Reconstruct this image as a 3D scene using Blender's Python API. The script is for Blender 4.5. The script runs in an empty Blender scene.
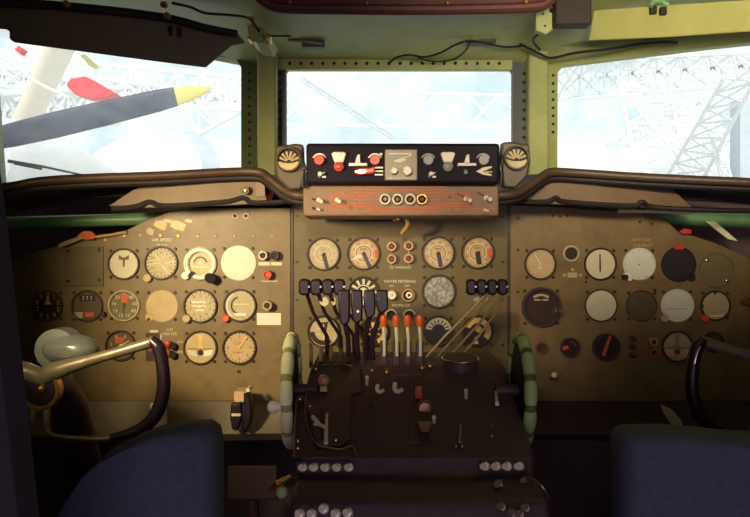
import bpy, bmesh, math, random
from mathutils import Vector, Matrix
random.seed(7)
R_ = math.radians
scn = bpy.context.scene
COL = scn.collection
# ------------------------------------------------------------------ camera
FOC = 800.0                       # focal length in pixels of the 750 x 517 frame
PITCH = R_(9.0)
CAM = Vector((-0.057, 0.0, 1.25))
AX_R = Vector((1, 0, 0))
AX_F = Vector((0, math.cos(PITCH), -math.sin(PITCH)))
AX_U = Vector((0, math.sin(PITCH), math.cos(PITCH)))
cd = bpy.data.cameras.new('camera'); cam = bpy.data.objects.new('camera', cd); COL.objects.link(cam)
cd.sensor_width = 36; cd.lens = FOC / 750 * 36; cd.clip_start = 0.02; cd.clip_end = 500
rot = Matrix((AX_R, AX_U, -AX_F)).transposed()
cam.matrix_world = Matrix.Translation(CAM) @ rot.to_4x4()
scn.camera = cam

def wp(px, py, d):
    """photo measurement + real distance -> world point"""
    return CAM + AX_R * ((px - 375) * d / FOC) - AX_U * ((py - 258.5) * d / FOC) + AX_F * d

def frame(px, py, d):
    return Matrix.Translation(wp(px, py, d)) @ rot.to_4x4()

# ------------------------------------------------------------------ materials
def lin(c):
    return tuple(((v / 255) / 12.92 if v <= 10 else ((v / 255 + .055) / 1.055) ** 2.4) for v in c) + (1,)
MT = {}
def M(name, rgb, rough=.5, metal=0., var=.18, scale=30., bump=0., spec=.4, coat=0., rgb2=None, mixlo=.45, mixhi=.7):
    if name in MT: return MT[name]
    m = bpy.data.materials.new(name); m.use_nodes = True
    nt = m.node_tree; b = nt.nodes['Principled BSDF']
    tc = nt.nodes.new('ShaderNodeTexCoord'); nz = nt.nodes.new('ShaderNodeTexNoise')
    nz.inputs['Scale'].default_value = scale; nz.inputs['Detail'].default_value = 6; nz.inputs['Roughness'].default_value = .65
    nt.links.new(tc.outputs['Object'], nz.inputs['Vector'])
    cr = nt.nodes.new('ShaderNodeValToRGB')
    c = lin(rgb); d = lin(rgb2) if rgb2 else tuple(v * (1 - var) for v in c[:3]) + (1,)
    e = c if rgb2 else tuple(min(1, v * (1 + var)) for v in c[:3]) + (1,)
    cr.color_ramp.elements[0].position = mixlo if rgb2 else .3; cr.color_ramp.elements[1].position = mixhi
    cr.color_ramp.elements[0].color = e if rgb2 else d; cr.color_ramp.elements[1].color = d if rgb2 else e
    nt.links.new(nz.outputs['Fac'], cr.inputs['Fac']); nt.links.new(cr.outputs['Color'], b.inputs['Base Color'])
    b.inputs['Roughness'].default_value = rough; b.inputs['Metallic'].default_value = metal
    b.inputs['Specular IOR Level'].default_value = spec; b.inputs['Coat Weight'].default_value = coat
    if bump:
        bp = nt.nodes.new('ShaderNodeBump'); bp.inputs['Strength'].default_value = bump; bp.inputs['Distance'].default_value = .002
        nt.links.new(nz.outputs['Fac'], bp.inputs['Height']); nt.links.new(bp.outputs['Normal'], b.inputs['Normal'])
    MT[name] = m
    return m

PANEL = M('panel_paint', (126, 105, 68), .42, 0, .16, 14, .05, rgb2=(106, 87, 53))
PANELC = M('panel_paint_olive', (104, 91, 54), .45, 0, .16, 14, .05, rgb2=(92, 79, 45))
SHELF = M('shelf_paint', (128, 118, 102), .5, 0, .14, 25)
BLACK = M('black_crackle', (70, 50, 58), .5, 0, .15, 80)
KNOBB = M('black_bakelite', (34, 23, 33), .35, 0, .12, 40)
BEZEL = M('dark_bezel', (62, 48, 34), .4, 0, .2, 60)
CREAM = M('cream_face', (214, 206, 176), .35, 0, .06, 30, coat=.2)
PALE = M('pale_face', (222, 222, 202), .35, 0, .06, 30, coat=.2)
TAN = M('tan_face', (194, 168, 124), .45, 0, .12, 30, coat=.2)
SAND = M('sand_face', (186, 172, 132), .4, 0, .12, 60, coat=.2)
OLIVE = M('olive_blank', (112, 102, 66), .5, 0, .12, 30)
DARKF = M('dark_face', (46, 34, 36), .35, 0, .15, 30, coat=.2)
BROWNF = M('brown_face', (98, 74, 54), .4, 0, .15, 30)
MOTT = M('mottled_grey_face', (120, 120, 116), .4, 0, .4, 130, rgb2=(196, 196, 190))
INK = M('dark_ink', (84, 62, 40), .5)
INKG = M('grey_ink', (150, 136, 104), .5)
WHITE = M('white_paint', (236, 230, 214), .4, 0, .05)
GOLD = M('gold_ink', (226, 190, 110), .4, 0, .08)
ORANGE = M('orange_paint', (214, 92, 44), .4, 0, .1)
RED = M('red_paint', (205, 62, 40), .35, 0, .1, coat=.3)
RUST = M('rust_lines', (190, 96, 58), .6, 0, .2)
BRASS = M('brass', (196, 152, 80), .3, .9, .15, 60)
CHROME = M('bright_metal', (206, 200, 186), .22, 1., .08, 60)
ALU = M('worn_aluminium', (122, 112, 92), .34, .4, .2, 60)
STUD = M('pale_glint_metal', (232, 224, 204), .3, .25, .05)  # pale base colour stands in for highlights on the metal
STEEL = M('dull_steel', (120, 112, 98), .4, .8, .2, 60)
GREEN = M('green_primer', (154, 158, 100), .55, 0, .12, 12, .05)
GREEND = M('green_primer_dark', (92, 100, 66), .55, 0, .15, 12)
GREENT = M('green_tube', (112, 150, 104), .35, 0, .15, 30)
VISOR = M('visor_brown', (118, 102, 86), .6, 0, .1, 12)
VISORG = M('visor_green', (164, 160, 96), .55, 0, .08, 12)
GASKET = M('grey_gasket', (72, 74, 74), .55, 0, .15, 20)
RUBBER = M('black_rubber', (34, 26, 28), .6, 0, .1)
LEATHER = M('dark_red_leather', (84, 40, 36), .5, 0, .2, 60, .2)
BROWNL = M('brown_leather', (74, 55, 42), .45, 0, .2, 40, .15)
DARKU = M('dark_underside', (48, 36, 34), .7, 0, .15, 20)
BLUE = M('blue_upholstery', (78, 82, 104), .85, 0, .15, 90, .2)
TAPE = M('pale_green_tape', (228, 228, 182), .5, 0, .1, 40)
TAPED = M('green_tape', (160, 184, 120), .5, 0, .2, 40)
DKBLUE = M('dark_blue_trim', (46, 40, 50), .8, 0, .15, 20)
BOXN = M('navy_black_box', (28, 23, 36), .6, 0, .15, 40, spec=.15)
STRIP = M('strip_paint', (126, 100, 76), .45, 0, .16, 20, .05)
GREYP = M('grey_plate', (128, 122, 112), .4, .2, .15, 30)
STRAW = M('straw_wire', (196, 160, 100), .5, 0, .1)
INTER = M('interior_dark', (96, 78, 84), .8, 0, .15, 6)
TRUSS = M('white_steel', (238, 240, 238), .5, 0, .03, 2)
HANGW = M('hangar_cladding', (228, 234, 234), .7, 0, .05, .12, rgb2=(186, 204, 210), mixlo=.4, mixhi=.62)
HANGF = M('hangar_floor', (200, 202, 200), .7, 0, .1, .5)
BLADE = M('propeller_grey', (66, 68, 80), .45, .2, .12, 3)
YEL = M('yellow_tip', (220, 204, 110), .5, 0, .08)
REDP = M('aircraft_red', (214, 60, 60), .45, 0, .05)
PLANEW = M('aircraft_white', (240, 240, 236), .4, 0, .03, 2)
GREYS = M('aircraft_grey', (196, 204, 210), .5, 0, .06, 2)
CREAMT = M('cream_steel', (240, 228, 208), .5, 0, .04, 2)
def glass_mat():
    m = bpy.data.materials.new('veiled_glass'); m.use_nodes = True; nt = m.node_tree
    nt.nodes.clear(); o = nt.nodes.new('ShaderNodeOutputMaterial')
    t = nt.nodes.new('ShaderNodeBsdfTransparent'); g = nt.nodes.new('ShaderNodeBsdfGlossy'); g.inputs['Roughness'].default_value = .08
    tr = nt.nodes.new('ShaderNodeBsdfTranslucent'); tr.inputs['Color'].default_value = (.95, .98, 1, 1)  # translucent share imitates the glare of the bright windows
    nz = nt.nodes.new('ShaderNodeTexNoise'); nz.inputs['Scale'].default_value = 9; nz.inputs['Detail'].default_value = 8
    mr = nt.nodes.new('ShaderNodeMapRange'); mr.inputs['From Min'].default_value = .35; mr.inputs['From Max'].default_value = .7
    mr.inputs['To Min'].default_value = .05; mr.inputs['To Max'].default_value = .15
    m1 = nt.nodes.new('ShaderNodeMixShader'); m2 = nt.nodes.new('ShaderNodeMixShader'); m2.inputs[0].default_value = .03
    nt.links.new(nz.outputs['Fac'], mr.inputs['Value']); nt.links.new(mr.outputs['Result'], m1.inputs[0])
    nt.links.new(t.outputs[0], m1.inputs[1]); nt.links.new(tr.outputs[0], m1.inputs[2])
    nt.links.new(m1.outputs[0], m2.inputs[1]); nt.links.new(g.outputs[0], m2.inputs[2]); nt.links.new(m2.outputs[0], o.inputs[0])
    return m
GLASS = glass_mat()

# ------------------------------------------------------------------ objects
FR = {}
def tag(o, label=None, cat=None, group=None, kind=None):
    if label: o['label'] = label
    if cat: o['category'] = cat
    if group: o['group'] = group
    if kind: o['kind'] = kind
    return o
def thing(name, label, cat, px, py, d, group=None, mw=None):
    o = bpy.data.objects.new(name, None); o.empty_display_size = .02; COL.objects.link(o)
    f = mw if mw is not None else frame(px, py, d); o.matrix_world = f; FR[o.name] = f
    return tag(o, label, cat, group)
def copy_thing(root, mw, label, group=None):
    r = root.copy(); COL.objects.link(r); r.matrix_world = mw; FR[r.name] = mw; r['label'] = label
    if group: r['group'] = group
    for ch in list(root.children):
        c = ch.copy(); COL.objects.link(c); c.parent = r
        for gch in list(ch.children):
            e = gch.copy(); COL.objects.link(e); e.parent = c
    return r
_txt = {}
def text_mesh(s):
    if s not in _txt:
        c = bpy.data.curves.new('lettering', 'FONT'); c.body = s; c.align_x = 'CENTER'; c.align_y = 'CENTER'; c.resolution_u = 2
        o = bpy.data.objects.new('lettering', c); COL.objects.link(o)
        dg = bpy.context.evaluated_depsgraph_get(); me = bpy.data.meshes.new_from_object(o.evaluated_get(dg))
        _txt[s] = ([v.co.copy() for v in me.vertices], [list(p.vertices) for p in me.polygons])
        bpy.data.objects.remove(o); bpy.data.curves.remove(c); bpy.data.meshes.remove(me)
    return _txt[s]

class G:
    """mesh builder in a frame at a photo-measured anchor: x right, y up, z towards the viewer, metres"""
    def __init__(s, ax, ay, d, mw=None):
        s.ax, s.ay, s.d = ax, ay, d; s.sc = d / FOC
        s.fr = mw if mw is not None else frame(ax, ay, d); s.inv = s.fr.inverted()
        s.bm = bmesh.new(); s.m = 0
    def L(s, px, py, z=0): return Vector(((px - s.ax) * s.sc, -(py - s.ay) * s.sc, z))
    def q(s, px, py, d): return s.inv @ wp(px, py, d)
    def w(s, *v): return s.inv @ Vector(v)
    def face(s, vs):
        try:
            f = s.bm.faces.new(vs); f.material_index = s.m; f.smooth = True; return f
        except ValueError: return None
    def loops(s, rings, closed=True, caps=(True, True)):
        vr = [[s.bm.verts.new(p) for p in r] for r in rings]; n = len(vr[0])
        for a, b in zip(vr, vr[1:]):
            for i in range(n if closed else n - 1): s.face([a[i], a[(i + 1) % n], b[(i + 1) % n], b[i]])
        if caps[0] and n > 2: s.face(list(reversed(vr[0])))
        if caps[1] and n > 2: s.face(vr[-1])
    def lathe(s, px, py, prof, seg=32, c=None, ax=None):
        """prof: (r metres, z metres)"""
        c = c or s.L(px, py)
        u, v, n = (Vector((1, 0, 0)), Vector((0, 1, 0)), Vector((0, 0, 1)))
        if ax is not None:
            n = ax.normalized(); u = n.orthogonal().normalized(); v = n.cross(u)
        rings = [[c + u * (r * math.cos(2 * math.pi * i / seg)) + v * (r * math.sin(2 * math.pi * i / seg)) + n * z for i in range(seg)] for r, z in prof]
        s.loops(rings)
    def cyl(s, px, py, r, z0, z1, seg=32, bev=.0006):
        rr = r * s.sc; b = min(bev, rr * .3)
        s.lathe(px, py, [(rr, z0), (rr, z1 - b), (rr - b, z1)], seg)
    def ring(s, px, py, r0, r1, z0, z1, seg=40):
        a, b = r0 * s.sc, r1 * s.sc; w = (b - a) * .25
        c = s.L(px, py)
        prof = [(b, z0), (b, z1 - w), (b - w, z1), (a + w, z1), (a, z1 - w), (a, z0)]
        rings = [[c + Vector((r * math.cos(2 * math.pi * i / seg), r * math.sin(2 * math.pi * i / seg), z)) for i in range(seg)] for r, z in prof]
        s.loops(rings + [rings[0]], caps=(False, False))
    def poly(s, pts, z0, z1):
        """pts in photo px (clockwise or not), straight extrusion"""
        P = [s.L(*p) for p in pts]
        ar = sum(P[i].x * P[(i + 1) % len(P)].y - P[(i + 1) % len(P)].x * P[i].y for i in range(len(P)))
        if ar < 0: P.reverse()
        s.loops([[p + Vector((0, 0, z0)) for p in P], [p + Vector((0, 0, z1)) for p in P]])
    def box(s, x0, y0, x1, y1, z0, z1): s.poly([(x0, y0), (x1, y0), (x1, y1), (x0, y1)], z0, z1)
    def slab(s, P, Q): s.loops([P, Q])
    def tube(s, pts, rad, seg=10, flat=1.0):
        pts = [Vector(p) for p in pts]; n = len(pts)
        if not hasattr(rad, '__len__'): rad = [rad] * n
        t0 = (pts[1] - pts[0]).normalized(); u = t0.orthogonal().normalized(); rings = []
        for i in range(n):
            t = (pts[min(i + 1, n - 1)] - pts[max(i - 1, 0)]).normalized()
            u = (u - t * u.dot(t)).normalized(); v = t.cross(u)
            rings.append([pts[i] + (u * math.cos(2 * math.pi * k / seg) + v * (flat * math.sin(2 * math.pi * k / seg))) * rad[i] for k in range(seg)])
        s.loops(rings)
    def curve(s, pts, rad, seg=10, sub=6):
        """tube through a smooth spline"""
        pts = [Vector(p) for p in pts]; out = []; rr = []
        rl = rad if hasattr(rad, '__len__') else [rad] * len(pts)
        E = [pts[0] * 2 - pts[1]] + pts + [pts[-1] * 2 - pts[-2]]
        for i in range(len(pts) - 1):
            a, b, c, d = E[i:i + 4]
            for k in range(sub):
                t = k / sub
                out.append(.5 * (2 * b + (c - a) * t + (2 * a - 5 * b + 4 * c - d) * t * t + (3 * b - a - 3 * c + d) * t ** 3)); rr.append(rl[i] * (1 - t) + rl[i + 1] * t)
        s.tube(out + [pts[-1]], rr + [rl[-1]], seg)
    def ball(s, c, r, seg=14, sq=(1, 1, 1)):
        rings = []
        for i in range(1, 8):
            th = math.pi * i / 8
            rings.append([c + Vector((sq[0] * r * math.sin(th) * math.cos(2 * math.pi * k / seg), sq[1] * r * math.sin(th) * math.sin(2 * math.pi * k / seg), -sq[2] * r * math.cos(th))) for k in range(seg)])
        s.loops(rings)
    def text(s, t, px, py, size, z, ang=0, sx=1.0):
        vs, ps = text_mesh(t); k = size * s.sc; c = s.L(px, py, z); ca, sa = math.cos(ang), math.sin(ang)
        bv = [s.bm.verts.new(c + Vector(((v.x * sx * ca - v.y * sa) * k, (v.x * sx * sa + v.y * ca) * k, 0))) for v in vs]
        for p in ps: s.face([bv[i] for i in p])
    def bar(s, px, py, a, r0, r1, w, z, w1=None):
        """flat radial bar; a clockwise from up, px units"""
        w1 = w if w1 is None else w1
        dx, dy = math.sin(a), -math.cos(a); nx, ny = math.cos(a), math.sin(a)
        s.poly([(px + dx * r0 - nx * w / 2, py + dy * r0 - ny * w / 2), (px + dx * r0 + nx * w / 2, py + dy * r0 + ny * w / 2),
                (px + dx * r1 + nx * w1 / 2, py + dy * r1 + ny * w1 / 2), (px + dx * r1 - nx * w1 / 2, py + dy * r1 - ny * w1 / 2)], z, z + .0005)
    def build(s, name, mats, parent=None, label=None, bevel=0, angle=35, solid=0):
        bmesh.ops.remove_doubles(s.bm, verts=s.bm.verts, dist=1e-7) if False else None
        bmesh.ops.recalc_face_normals(s.bm, faces=s.bm.faces)
        me = bpy.data.meshes.new(name); s.bm.to_mesh(me); s.bm.free()
        for m in (mats if isinstance(mats, (list, tuple)) else [mats]): me.materials.append(m)
        me.set_sharp_from_angle(angle=R_(angle))
        o = bpy.data.objects.new(name, me); COL.objects.link(o); FR[o.name] = s.fr
        if parent is not None:
            o.parent = parent; o.matrix_basis = FR[parent.name].inverted() @ s.fr
        else: o.matrix_world = s.fr
        if label: o['label'] = label
        if bevel:
            b = o.modifiers.new('bevel', 'BEVEL'); b.width = bevel; b.segments = 2; b.limit_method = 'ANGLE'; b.angle_limit = R_(40)
        return o

def structure(o): o['kind'] = 'structure'; return o

# ------------------------------------------------------------------ instrument helpers
PD = 1.70                          # distance of the instrument panels
def ticks(g, x, y, r0, r1, n, a0=0, a1=360, w=1.0, z=.0012, w1=None):
    for i in range(n):
        g.bar(x, y, R_(a0 + (a1 - a0) * i / (n if a1 - a0 == 360 else n - 1)), r0, r1, w, z, w1)
def nums(g, x, y, r, labs, a0, a1, size, z=.0013):
    n = len(labs)
    for i, t in enumerate(labs):
        a = R_(a0 + (a1 - a0) * i / (n if abs(a1 - a0) == 360 else n - 1))
        g.text(str(t), x + r * math.sin(a), y - r * math.cos(a), size, z)
screw_data = [None]
def screw(parent, px, py, d=PD, r=1.7):
    if screw_data[0] is None:
        g = G(px, py, d); g.lathe(px, py, [(r * g.sc, 0), (r * g.sc, .0015), (r * .6 * g.sc, .0025)], 10)
        o = g.build('screw', BEZEL, parent); screw_data[0] = o.data
    else:
        o = bpy.data.objects.new('screw', screw_data[0]); COL.objects.link(o); o.parent = parent
        o.matrix_basis = FR[parent.name].inverted() @ frame(px, py, d)
    return o
def gauge(name, label, cat, px, py, r, facemats, marks, group, needles=(), bezel=BEZEL, screws=True, bw=1.5, knob=None, bz=.007):
    t = thing(name, label, cat, px, py, PD, group)
    g = G(px, py, PD); g.ring(px, py, r - .3, r + bw, 0, bz); g.build('bezel', bezel, t)
    g = G(px, py, PD); g.cyl(px, py, r, 0, .001, 40, .0001)
    if marks: marks(g, px, py, r)
    g.build('dial_face', facemats, t)
    for (a, r0, r1, w, w1, mat) in needles:
        g = G(px, py, PD); g.bar(px, py, R_(a), r0, r1, w, .0025, w1); g.lathe(px, py, [(1.6 * g.sc, .001), (1.6 * g.sc, .0034), (.8 * g.sc, .004)], 12)
        g.build('needle', mat, t)
    if screws:
        for sx in (-1, 1):
            for sy in (-1, 1): screw(t, px + sx * (r + bw) * .82, py + sy * (r + bw) * .82)
    if knob:
        kx, ky, kr, km = knob
        g = G(px, py, PD); g.lathe(kx, ky, [(kr * g.sc, 0), (kr * g.sc, .012), (kr * .8 * g.sc, .014)], 18); g.build('setting_knob', km, t)
    return t

# ================================================================== STRUCTURE
def quadshell(name, rows, mat, off=.02, away=None):
    """rows of (px,py,d) points joined in a sheet with real thickness away from the viewer"""
    g = G(375, 120, 1.9)
    A = [[g.q(*p) for p in r] for r in rows]
    B = [[p + (p - g.w(*CAM)).normalized() * off for p in r] for r in A]
    def add(X): return [[g.bm.verts.new(p) for p in r] for r in X]
    a, b = add(A), add(B); n = len(a[0]); m = len(a)
    for i in range(m - 1):
        for j in range(n - 1):
            g.face([a[i][j], a[i][j + 1], a[i + 1][j + 1], a[i + 1][j]]); g.face([b[i][j], b[i + 1][j], b[i + 1][j + 1], b[i][j + 1]])
    edge = [(0, j) for j in range(n)] + [(i, n - 1) for i in range(1, m)] + [(m - 1, j) for j in range(n - 2, -1, -1)] + [(i, 0) for i in range(m - 2, 0, -1)]
    for k in range(len(edge)):
        (i, j), (i2, j2) = edge[k], edge[(k + 1) % len(edge)]
        g.face([a[i][j], b[i][j], b[i2][j2], a[i2][j2]])
    return structure(g.build(name, mat, angle=25))
# header above the windows: curves from the window tops up and back into the ceiling
quadshell('trim_2', [[(-140, -60, 1.25), (120, -60, 1.28), (255, -60, 1.30), (560, -60, 1.30), (690, -60, 1.28), (900, -60, 1.25)],
                     [(-140, -20, 1.55), (120, 6, 1.70), (258, 12, 1.78), (556, 12, 1.78), (690, 4, 1.70), (900, -14, 1.55)],
                     [(-140, -4, 1.68), (120, 26, 1.90), (258, 46, 2.02), (556, 46, 2.02), (690, 28, 1.90), (900, 12, 1.66)],
                     [(-140, 6, 1.70), (120, 42, 1.94), (243, 66, 2.12), (556, 68, 2.12), (690, 52, 1.92), (900, 30, 1.68)]], GREEN, .02)
# lower front wall, behind the panels, down to the floor
quadshell('wall_front', [[(-140, 190, 1.78), (120, 176, 1.96), (243, 172, 2.13), (400, 172, 2.16), (556, 172, 2.13), (690, 176, 1.94), (900, 190, 1.76)],
                         [(-140, 330, 1.78), (120, 330, 1.95), (243, 330, 2.12), (400, 330, 2.15), (556, 330, 2.12), (690, 330, 1.92), (900, 330, 1.75)],
                         [(-140, 760, 1.75), (120, 760, 1.90), (243, 760, 1.95), (400, 760, 1.96), (556, 760, 1.95), (690, 760, 1.90), (900, 760, 1.75)]], INTER, .03)
# mullions
def mullion(name, x0, x1, y0, y1, d, mat):
    g = G((x0 + x1) / 2, (y0 + y1) / 2, d); g.box(x0, y0, x1, y1, -.10, 0); return structure(g.build(name, mat, bevel=.006))
mullion('trim_3', 257, 276, 40, 190, 2.04, GREEN)
mullion('trim_4', 529, 549, 40, 190, 2.04, GREEN)
def window(name, inner, outer, mat, rivets, dthick=.03, pane_mat=GLASS):
    """inner/outer loops of (px,py,d) -> riveted frame with a pane of glass"""
    cx = sum(p[0] for p in inner) / len(inner); cy = sum(p[1] for p in inner) / len(inner); cdp = sum(p[2] for p in inner) / len(inner)
    root = thing(name, None, None, cx, cy, cdp); structure(root)
    g = G(cx, cy, cdp)
    I = [g.q(*p) for p in inner]; O = [g.q(*p) for p in outer]; Z = Vector((0, 0, dthick))
    n = len(I)
    rings = [[O[i] for i in range(n)], [O[i] + Z for i in range(n)], [I[i] + Z for i in range(n)], [I[i] for i in range(n)]]
    g.loops(rings + [rings[0]], caps=(False, False))
    for (px, py, d) in rivets:
        c = g.q(px, py, d) + Z; r = 1.9 * d / FOC
        g.m = 1; g.lathe(0, 0, [(r, 0), (r * .8, r * .5), (r * .3, r * .8)], 8, c=c)
    g.build('window_frame', [mat, RUBBER], root, angle=30)
    g = G(cx, cy, cdp); a = [p * 1.02 for p in I]
    g.slab([p + Vector((0, 0, .004)) for p in a], [p + Vector((0, 0, .010)) for p in a]); g.build('glass_pane', pane_mat, root)
    return root
# centre
def dlin(x, x0, d0, x1, d1): return d0 + (d1 - d0) * (x - x0) / (x1 - x0)
dc = 2.12
window('window_2', [(290, 70, dc), (508, 70, dc), (511, 74, dc), (511, 190, dc), (287, 190, dc), (287, 74, dc)],
       [(281, 54, dc), (518, 54, dc), (531, 60, dc), (531, 200, dc), (274, 200, dc), (274, 60, dc)], GASKET,
       [(281, y, dc) for y in range(76, 150, 9)] + [(522, y, dc) for y in range(76, 150, 9)])
g = G(400, 60, 2.09)               # green strip over the centre pane with its row of rivets
g.poly([(276, 48), (512, 48), (512, 70), (276, 70)], -.02, .006); g.m = 1
for x in range(290, 510, 11): g.lathe(x, 64, [(2.0 * g.sc, .006), (1.6 * g.sc, .009), (.5 * g.sc, .011)], 8)
structure(g.build('trim_5', [GREEN, RUBBER], bevel=.002))
def dl(x): return dlin(x, 243, 2.12, -60, 1.72)
def dr(x): return dlin(x, 556, 2.12, 840, 1.70)
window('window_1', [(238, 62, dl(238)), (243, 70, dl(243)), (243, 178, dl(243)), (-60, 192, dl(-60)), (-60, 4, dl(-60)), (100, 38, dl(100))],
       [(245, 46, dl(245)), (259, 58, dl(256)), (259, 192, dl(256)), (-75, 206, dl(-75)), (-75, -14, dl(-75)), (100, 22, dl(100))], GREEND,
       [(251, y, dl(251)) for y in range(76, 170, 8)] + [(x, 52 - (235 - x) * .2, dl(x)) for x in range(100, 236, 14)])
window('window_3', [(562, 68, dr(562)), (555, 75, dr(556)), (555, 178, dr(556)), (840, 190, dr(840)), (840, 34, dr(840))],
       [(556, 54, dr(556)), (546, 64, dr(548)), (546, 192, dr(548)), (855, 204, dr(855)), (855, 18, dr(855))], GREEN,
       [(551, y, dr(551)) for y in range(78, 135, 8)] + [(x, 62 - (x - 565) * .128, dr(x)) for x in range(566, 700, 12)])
# hull behind and around
def boxw(name, lo, hi, mat):
    c = [(a + b) / 2 for a, b in zip(lo, hi)]
    g = G(0, 0, 1, mw=Matrix.Translation(c)); h = [(b - a) / 2 for a, b in zip(lo, hi)]
    P = [Vector((sx * h[0], sy * h[1], -h[2])) for sx, sy in ((-1, -1), (1, -1), (1, 1), (-1, 1))]
    g.slab(P, [p + Vector((0, 0, 2 * h[2])) for p in P]); return structure(g.build(name, mat))
boxw('floor', (-1.1, -1.0, -.04), (1.1, 2.2, 0), INTER)
zt = wp(375, -60, 1.27).z
boxw('ceiling', (-1.1, -1.0, zt), (1.1, wp(375, -60, 1.27).y + .06, zt + .03), GREEN)
boxw('wall_left', (-1.10, -1.0, 0), (-1.0, 1.72, zt), INTER)
boxw('wall_right', (1.0, -1.0, 0), (1.10, 1.74, zt), INTER)
boxw('wall_back', (-1.1, -1.05, 0), (1.1, -1.0, zt), RUBBER)
boxw('trim_7', (-1.1, 1.1, 1.36), (-.80, 1.5, zt + .03), GREEN)
boxw('trim_8', (.80, 1.1, 1.36), (1.1, 1.5, zt + .03), GREEN)
boxw('trim_9', (-1.1, 1.45, 0), (-.93, 1.9, zt + .03), GREEN)
boxw('trim_10', (.93, 1.45, 0), (1.1, 1.9, zt + .03), GREEN)
# edge of the bulkhead beside the viewer
g = G(0, 0, 1, mw=Matrix.Translation((-.47, .60, 0)))
pr = [(-.50, -.03), (.105, -.03), (.125, -.015), (.130, .01), (.115, .03), (-.50, .03)]
g.loops([[Vector((x + .045, y, 0)) for x, y in pr], [Vector((x + .001, y, 1.18)) for x, y in pr], [Vector((x - .006, y, 1.30)) for x, y in pr], [Vector((x - .016, y, zt)) for x, y in pr]])
structure(g.build('trim_1', DKBLUE))

# ================================================================== CEILING THINGS
t = thing('padded_overhead_panel', 'dark red padded overhead panel edge with brass snaps above centre window', 'panel', 405, 0, 1.62)
g = G(405, 0, 1.62)
g.curve([g.L(256, -8), g.L(266, 3), g.L(285, 8), g.L(340, 9), g.L(405, 9.5), g.L(470, 9), g.L(530, 7), g.L(548, 2), g.L(556, -10)], 5.5 * g.sc, 10, 5)
g.poly([(258, -40), (554, -40), (549, 2), (530, 8), (280, 8), (262, 0)], -.03, .004)
g.build('padding', LEATHER, t)
for x, y in ((291, 4), (367, 5), (447, 5), (525, 4)):
    g = G(x, y, 1.62); g.lathe(x, y, [(2.2 * g.sc, .004), (2.2 * g.sc, .013), (1.2 * g.sc, .015)], 12); g.build('snap', BRASS, t)
# recess box right of the overhead panel
g = G(573, 12, 1.66); g.box(556, -20, 592, 24, -.04, .0); tag(g.build('overhead_box', DARKU, bevel=.004), 'dark box hung from the ceiling beside the green right visor', 'box')
g = G(548, 25, 1.70)
g.poly([(536, 8), (556, 2), (560, 24), (546, 34), (536, 30)], -.02, .0); g.m = 1
for x, y in ((543, 14), (552, 10), (553, 20), (545, 26)): g.lathe(x, y, [(1.4 * g.sc, 0), (1 * g.sc, .002)], 8)
tag(g.build('corner_gusset', [GREEN, RUBBER], bevel=.002), 'small green riveted gusset plate over the right window post', 'bracket')
# sun visors
def visor(name, label, pts, mat, clips, clipmat, dd, bend):
    t = thing(name, label, 'sun visor', pts[0][0], pts[0][1], dd(pts[0][0]))
    g = G(pts[0][0], pts[0][1], dd(pts[0][0]))
    A = [g.q(x, y, dd(x)) for x, y in pts]; Z = Vector((0, 0, .008))
    g.slab(A, [p + Z for p in A]); g.build('visor_board', mat, t, bevel=.003)
    for (x, y, w, h) in clips:
        g = G(x, y, dd(x) - .01); g.box(x - w, y - h, x + w, y + h, 0, .012); g.build('clip', clipmat, t, bevel=.002)
    return t
dvl = lambda x: dlin(x, 240, 1.80, -60, 1.40)
dvr = lambda x: dlin(x, 585, 1.78, 840, 1.42)
tl = visor('sun_visor', 'dark brown sun visor hanging over the left window', [(-60, -4), (60, 8), (165, 20), (238, 34), (246, 44), (232, 46), (206, 68), (150, 61), (15, 43), (11, 40), (11, 32), (7, 30), (-60, 24)], VISOR,
           [(171, 32, 2.5, 5), (180, 33, 2.5, 5)], RUBBER, dvl, 0)
tr = visor('sun_visor', 'pale green sun visor folded up over the right window', [(593, 11), (660, 6), (760, 0), (840, -6), (840, 24), (750, 32), (660, 38), (588, 41)], VISORG,
           [(652, 11, 3.2, 4), (662, 12, 3.2, 4)], RUBBER, dvr, 0)
g = G(656, 3, 1.66); g.tube([g.L(650, 6), g.L(654, 1), g.L(662, 1), g.L(668, 5)], 3 * g.sc, 10); g.build('hinge_block', GREENT, tr)
# rod the left visor hangs on
t = thing('visor_rod', 'long black rod carrying the dark left visor', 'rod', 120, 14, 1.56)
def dvq(x): return dvl(x) - .03
g = G(120, 14, 1.56)
g.curve([g.q(-60, 0, dvq(-60)), g.q(60, 6, dvq(60)), g.q(160, 17, dvq(160)), g.q(205, 28, dvq(205)), g.q(236, 34, dvq(236))], 4.5 * g.sc, 10)
g.build('tube', RUBBER, t)
for x, y in ((66, 4), (164, 5), (167, 16)):
    g = G(x, y, dvq(x) - .015); g.lathe(x, y, [(3.6 * g.sc, -.004), (3.6 * g.sc, .004), (1.6 * g.sc, .008)], 12); g.build('bolt', BRASS, t)
g = G(185, 20, 1.68); g.curve([g.q(172, 3, 1.64), g.q(190, 7, 1.66), g.q(205, 13, 1.68), g.q(230, 15, 1.70), g.q(250, 19, 1.74), g.q(262, 34, 1.82), g.q(278, 36, 1.90), g.q(290, 36, 1.94)], .0028, 8)
tag(g.build('cable', RUBBER), 'thin black cable running along the ceiling above the left window post', 'cable')
t = thing('post_bolt', 'brass bolt cluster with green bracket on top of the left post', 'bracket', 256, 30, 1.80)
g = G(256, 30, 1.80); g.poly([(247, 24), (262, 28), (272, 36), (268, 44), (256, 42), (248, 34)], -.12, .0); g.build('bracket', GREEN, t, bevel=.003)
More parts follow.
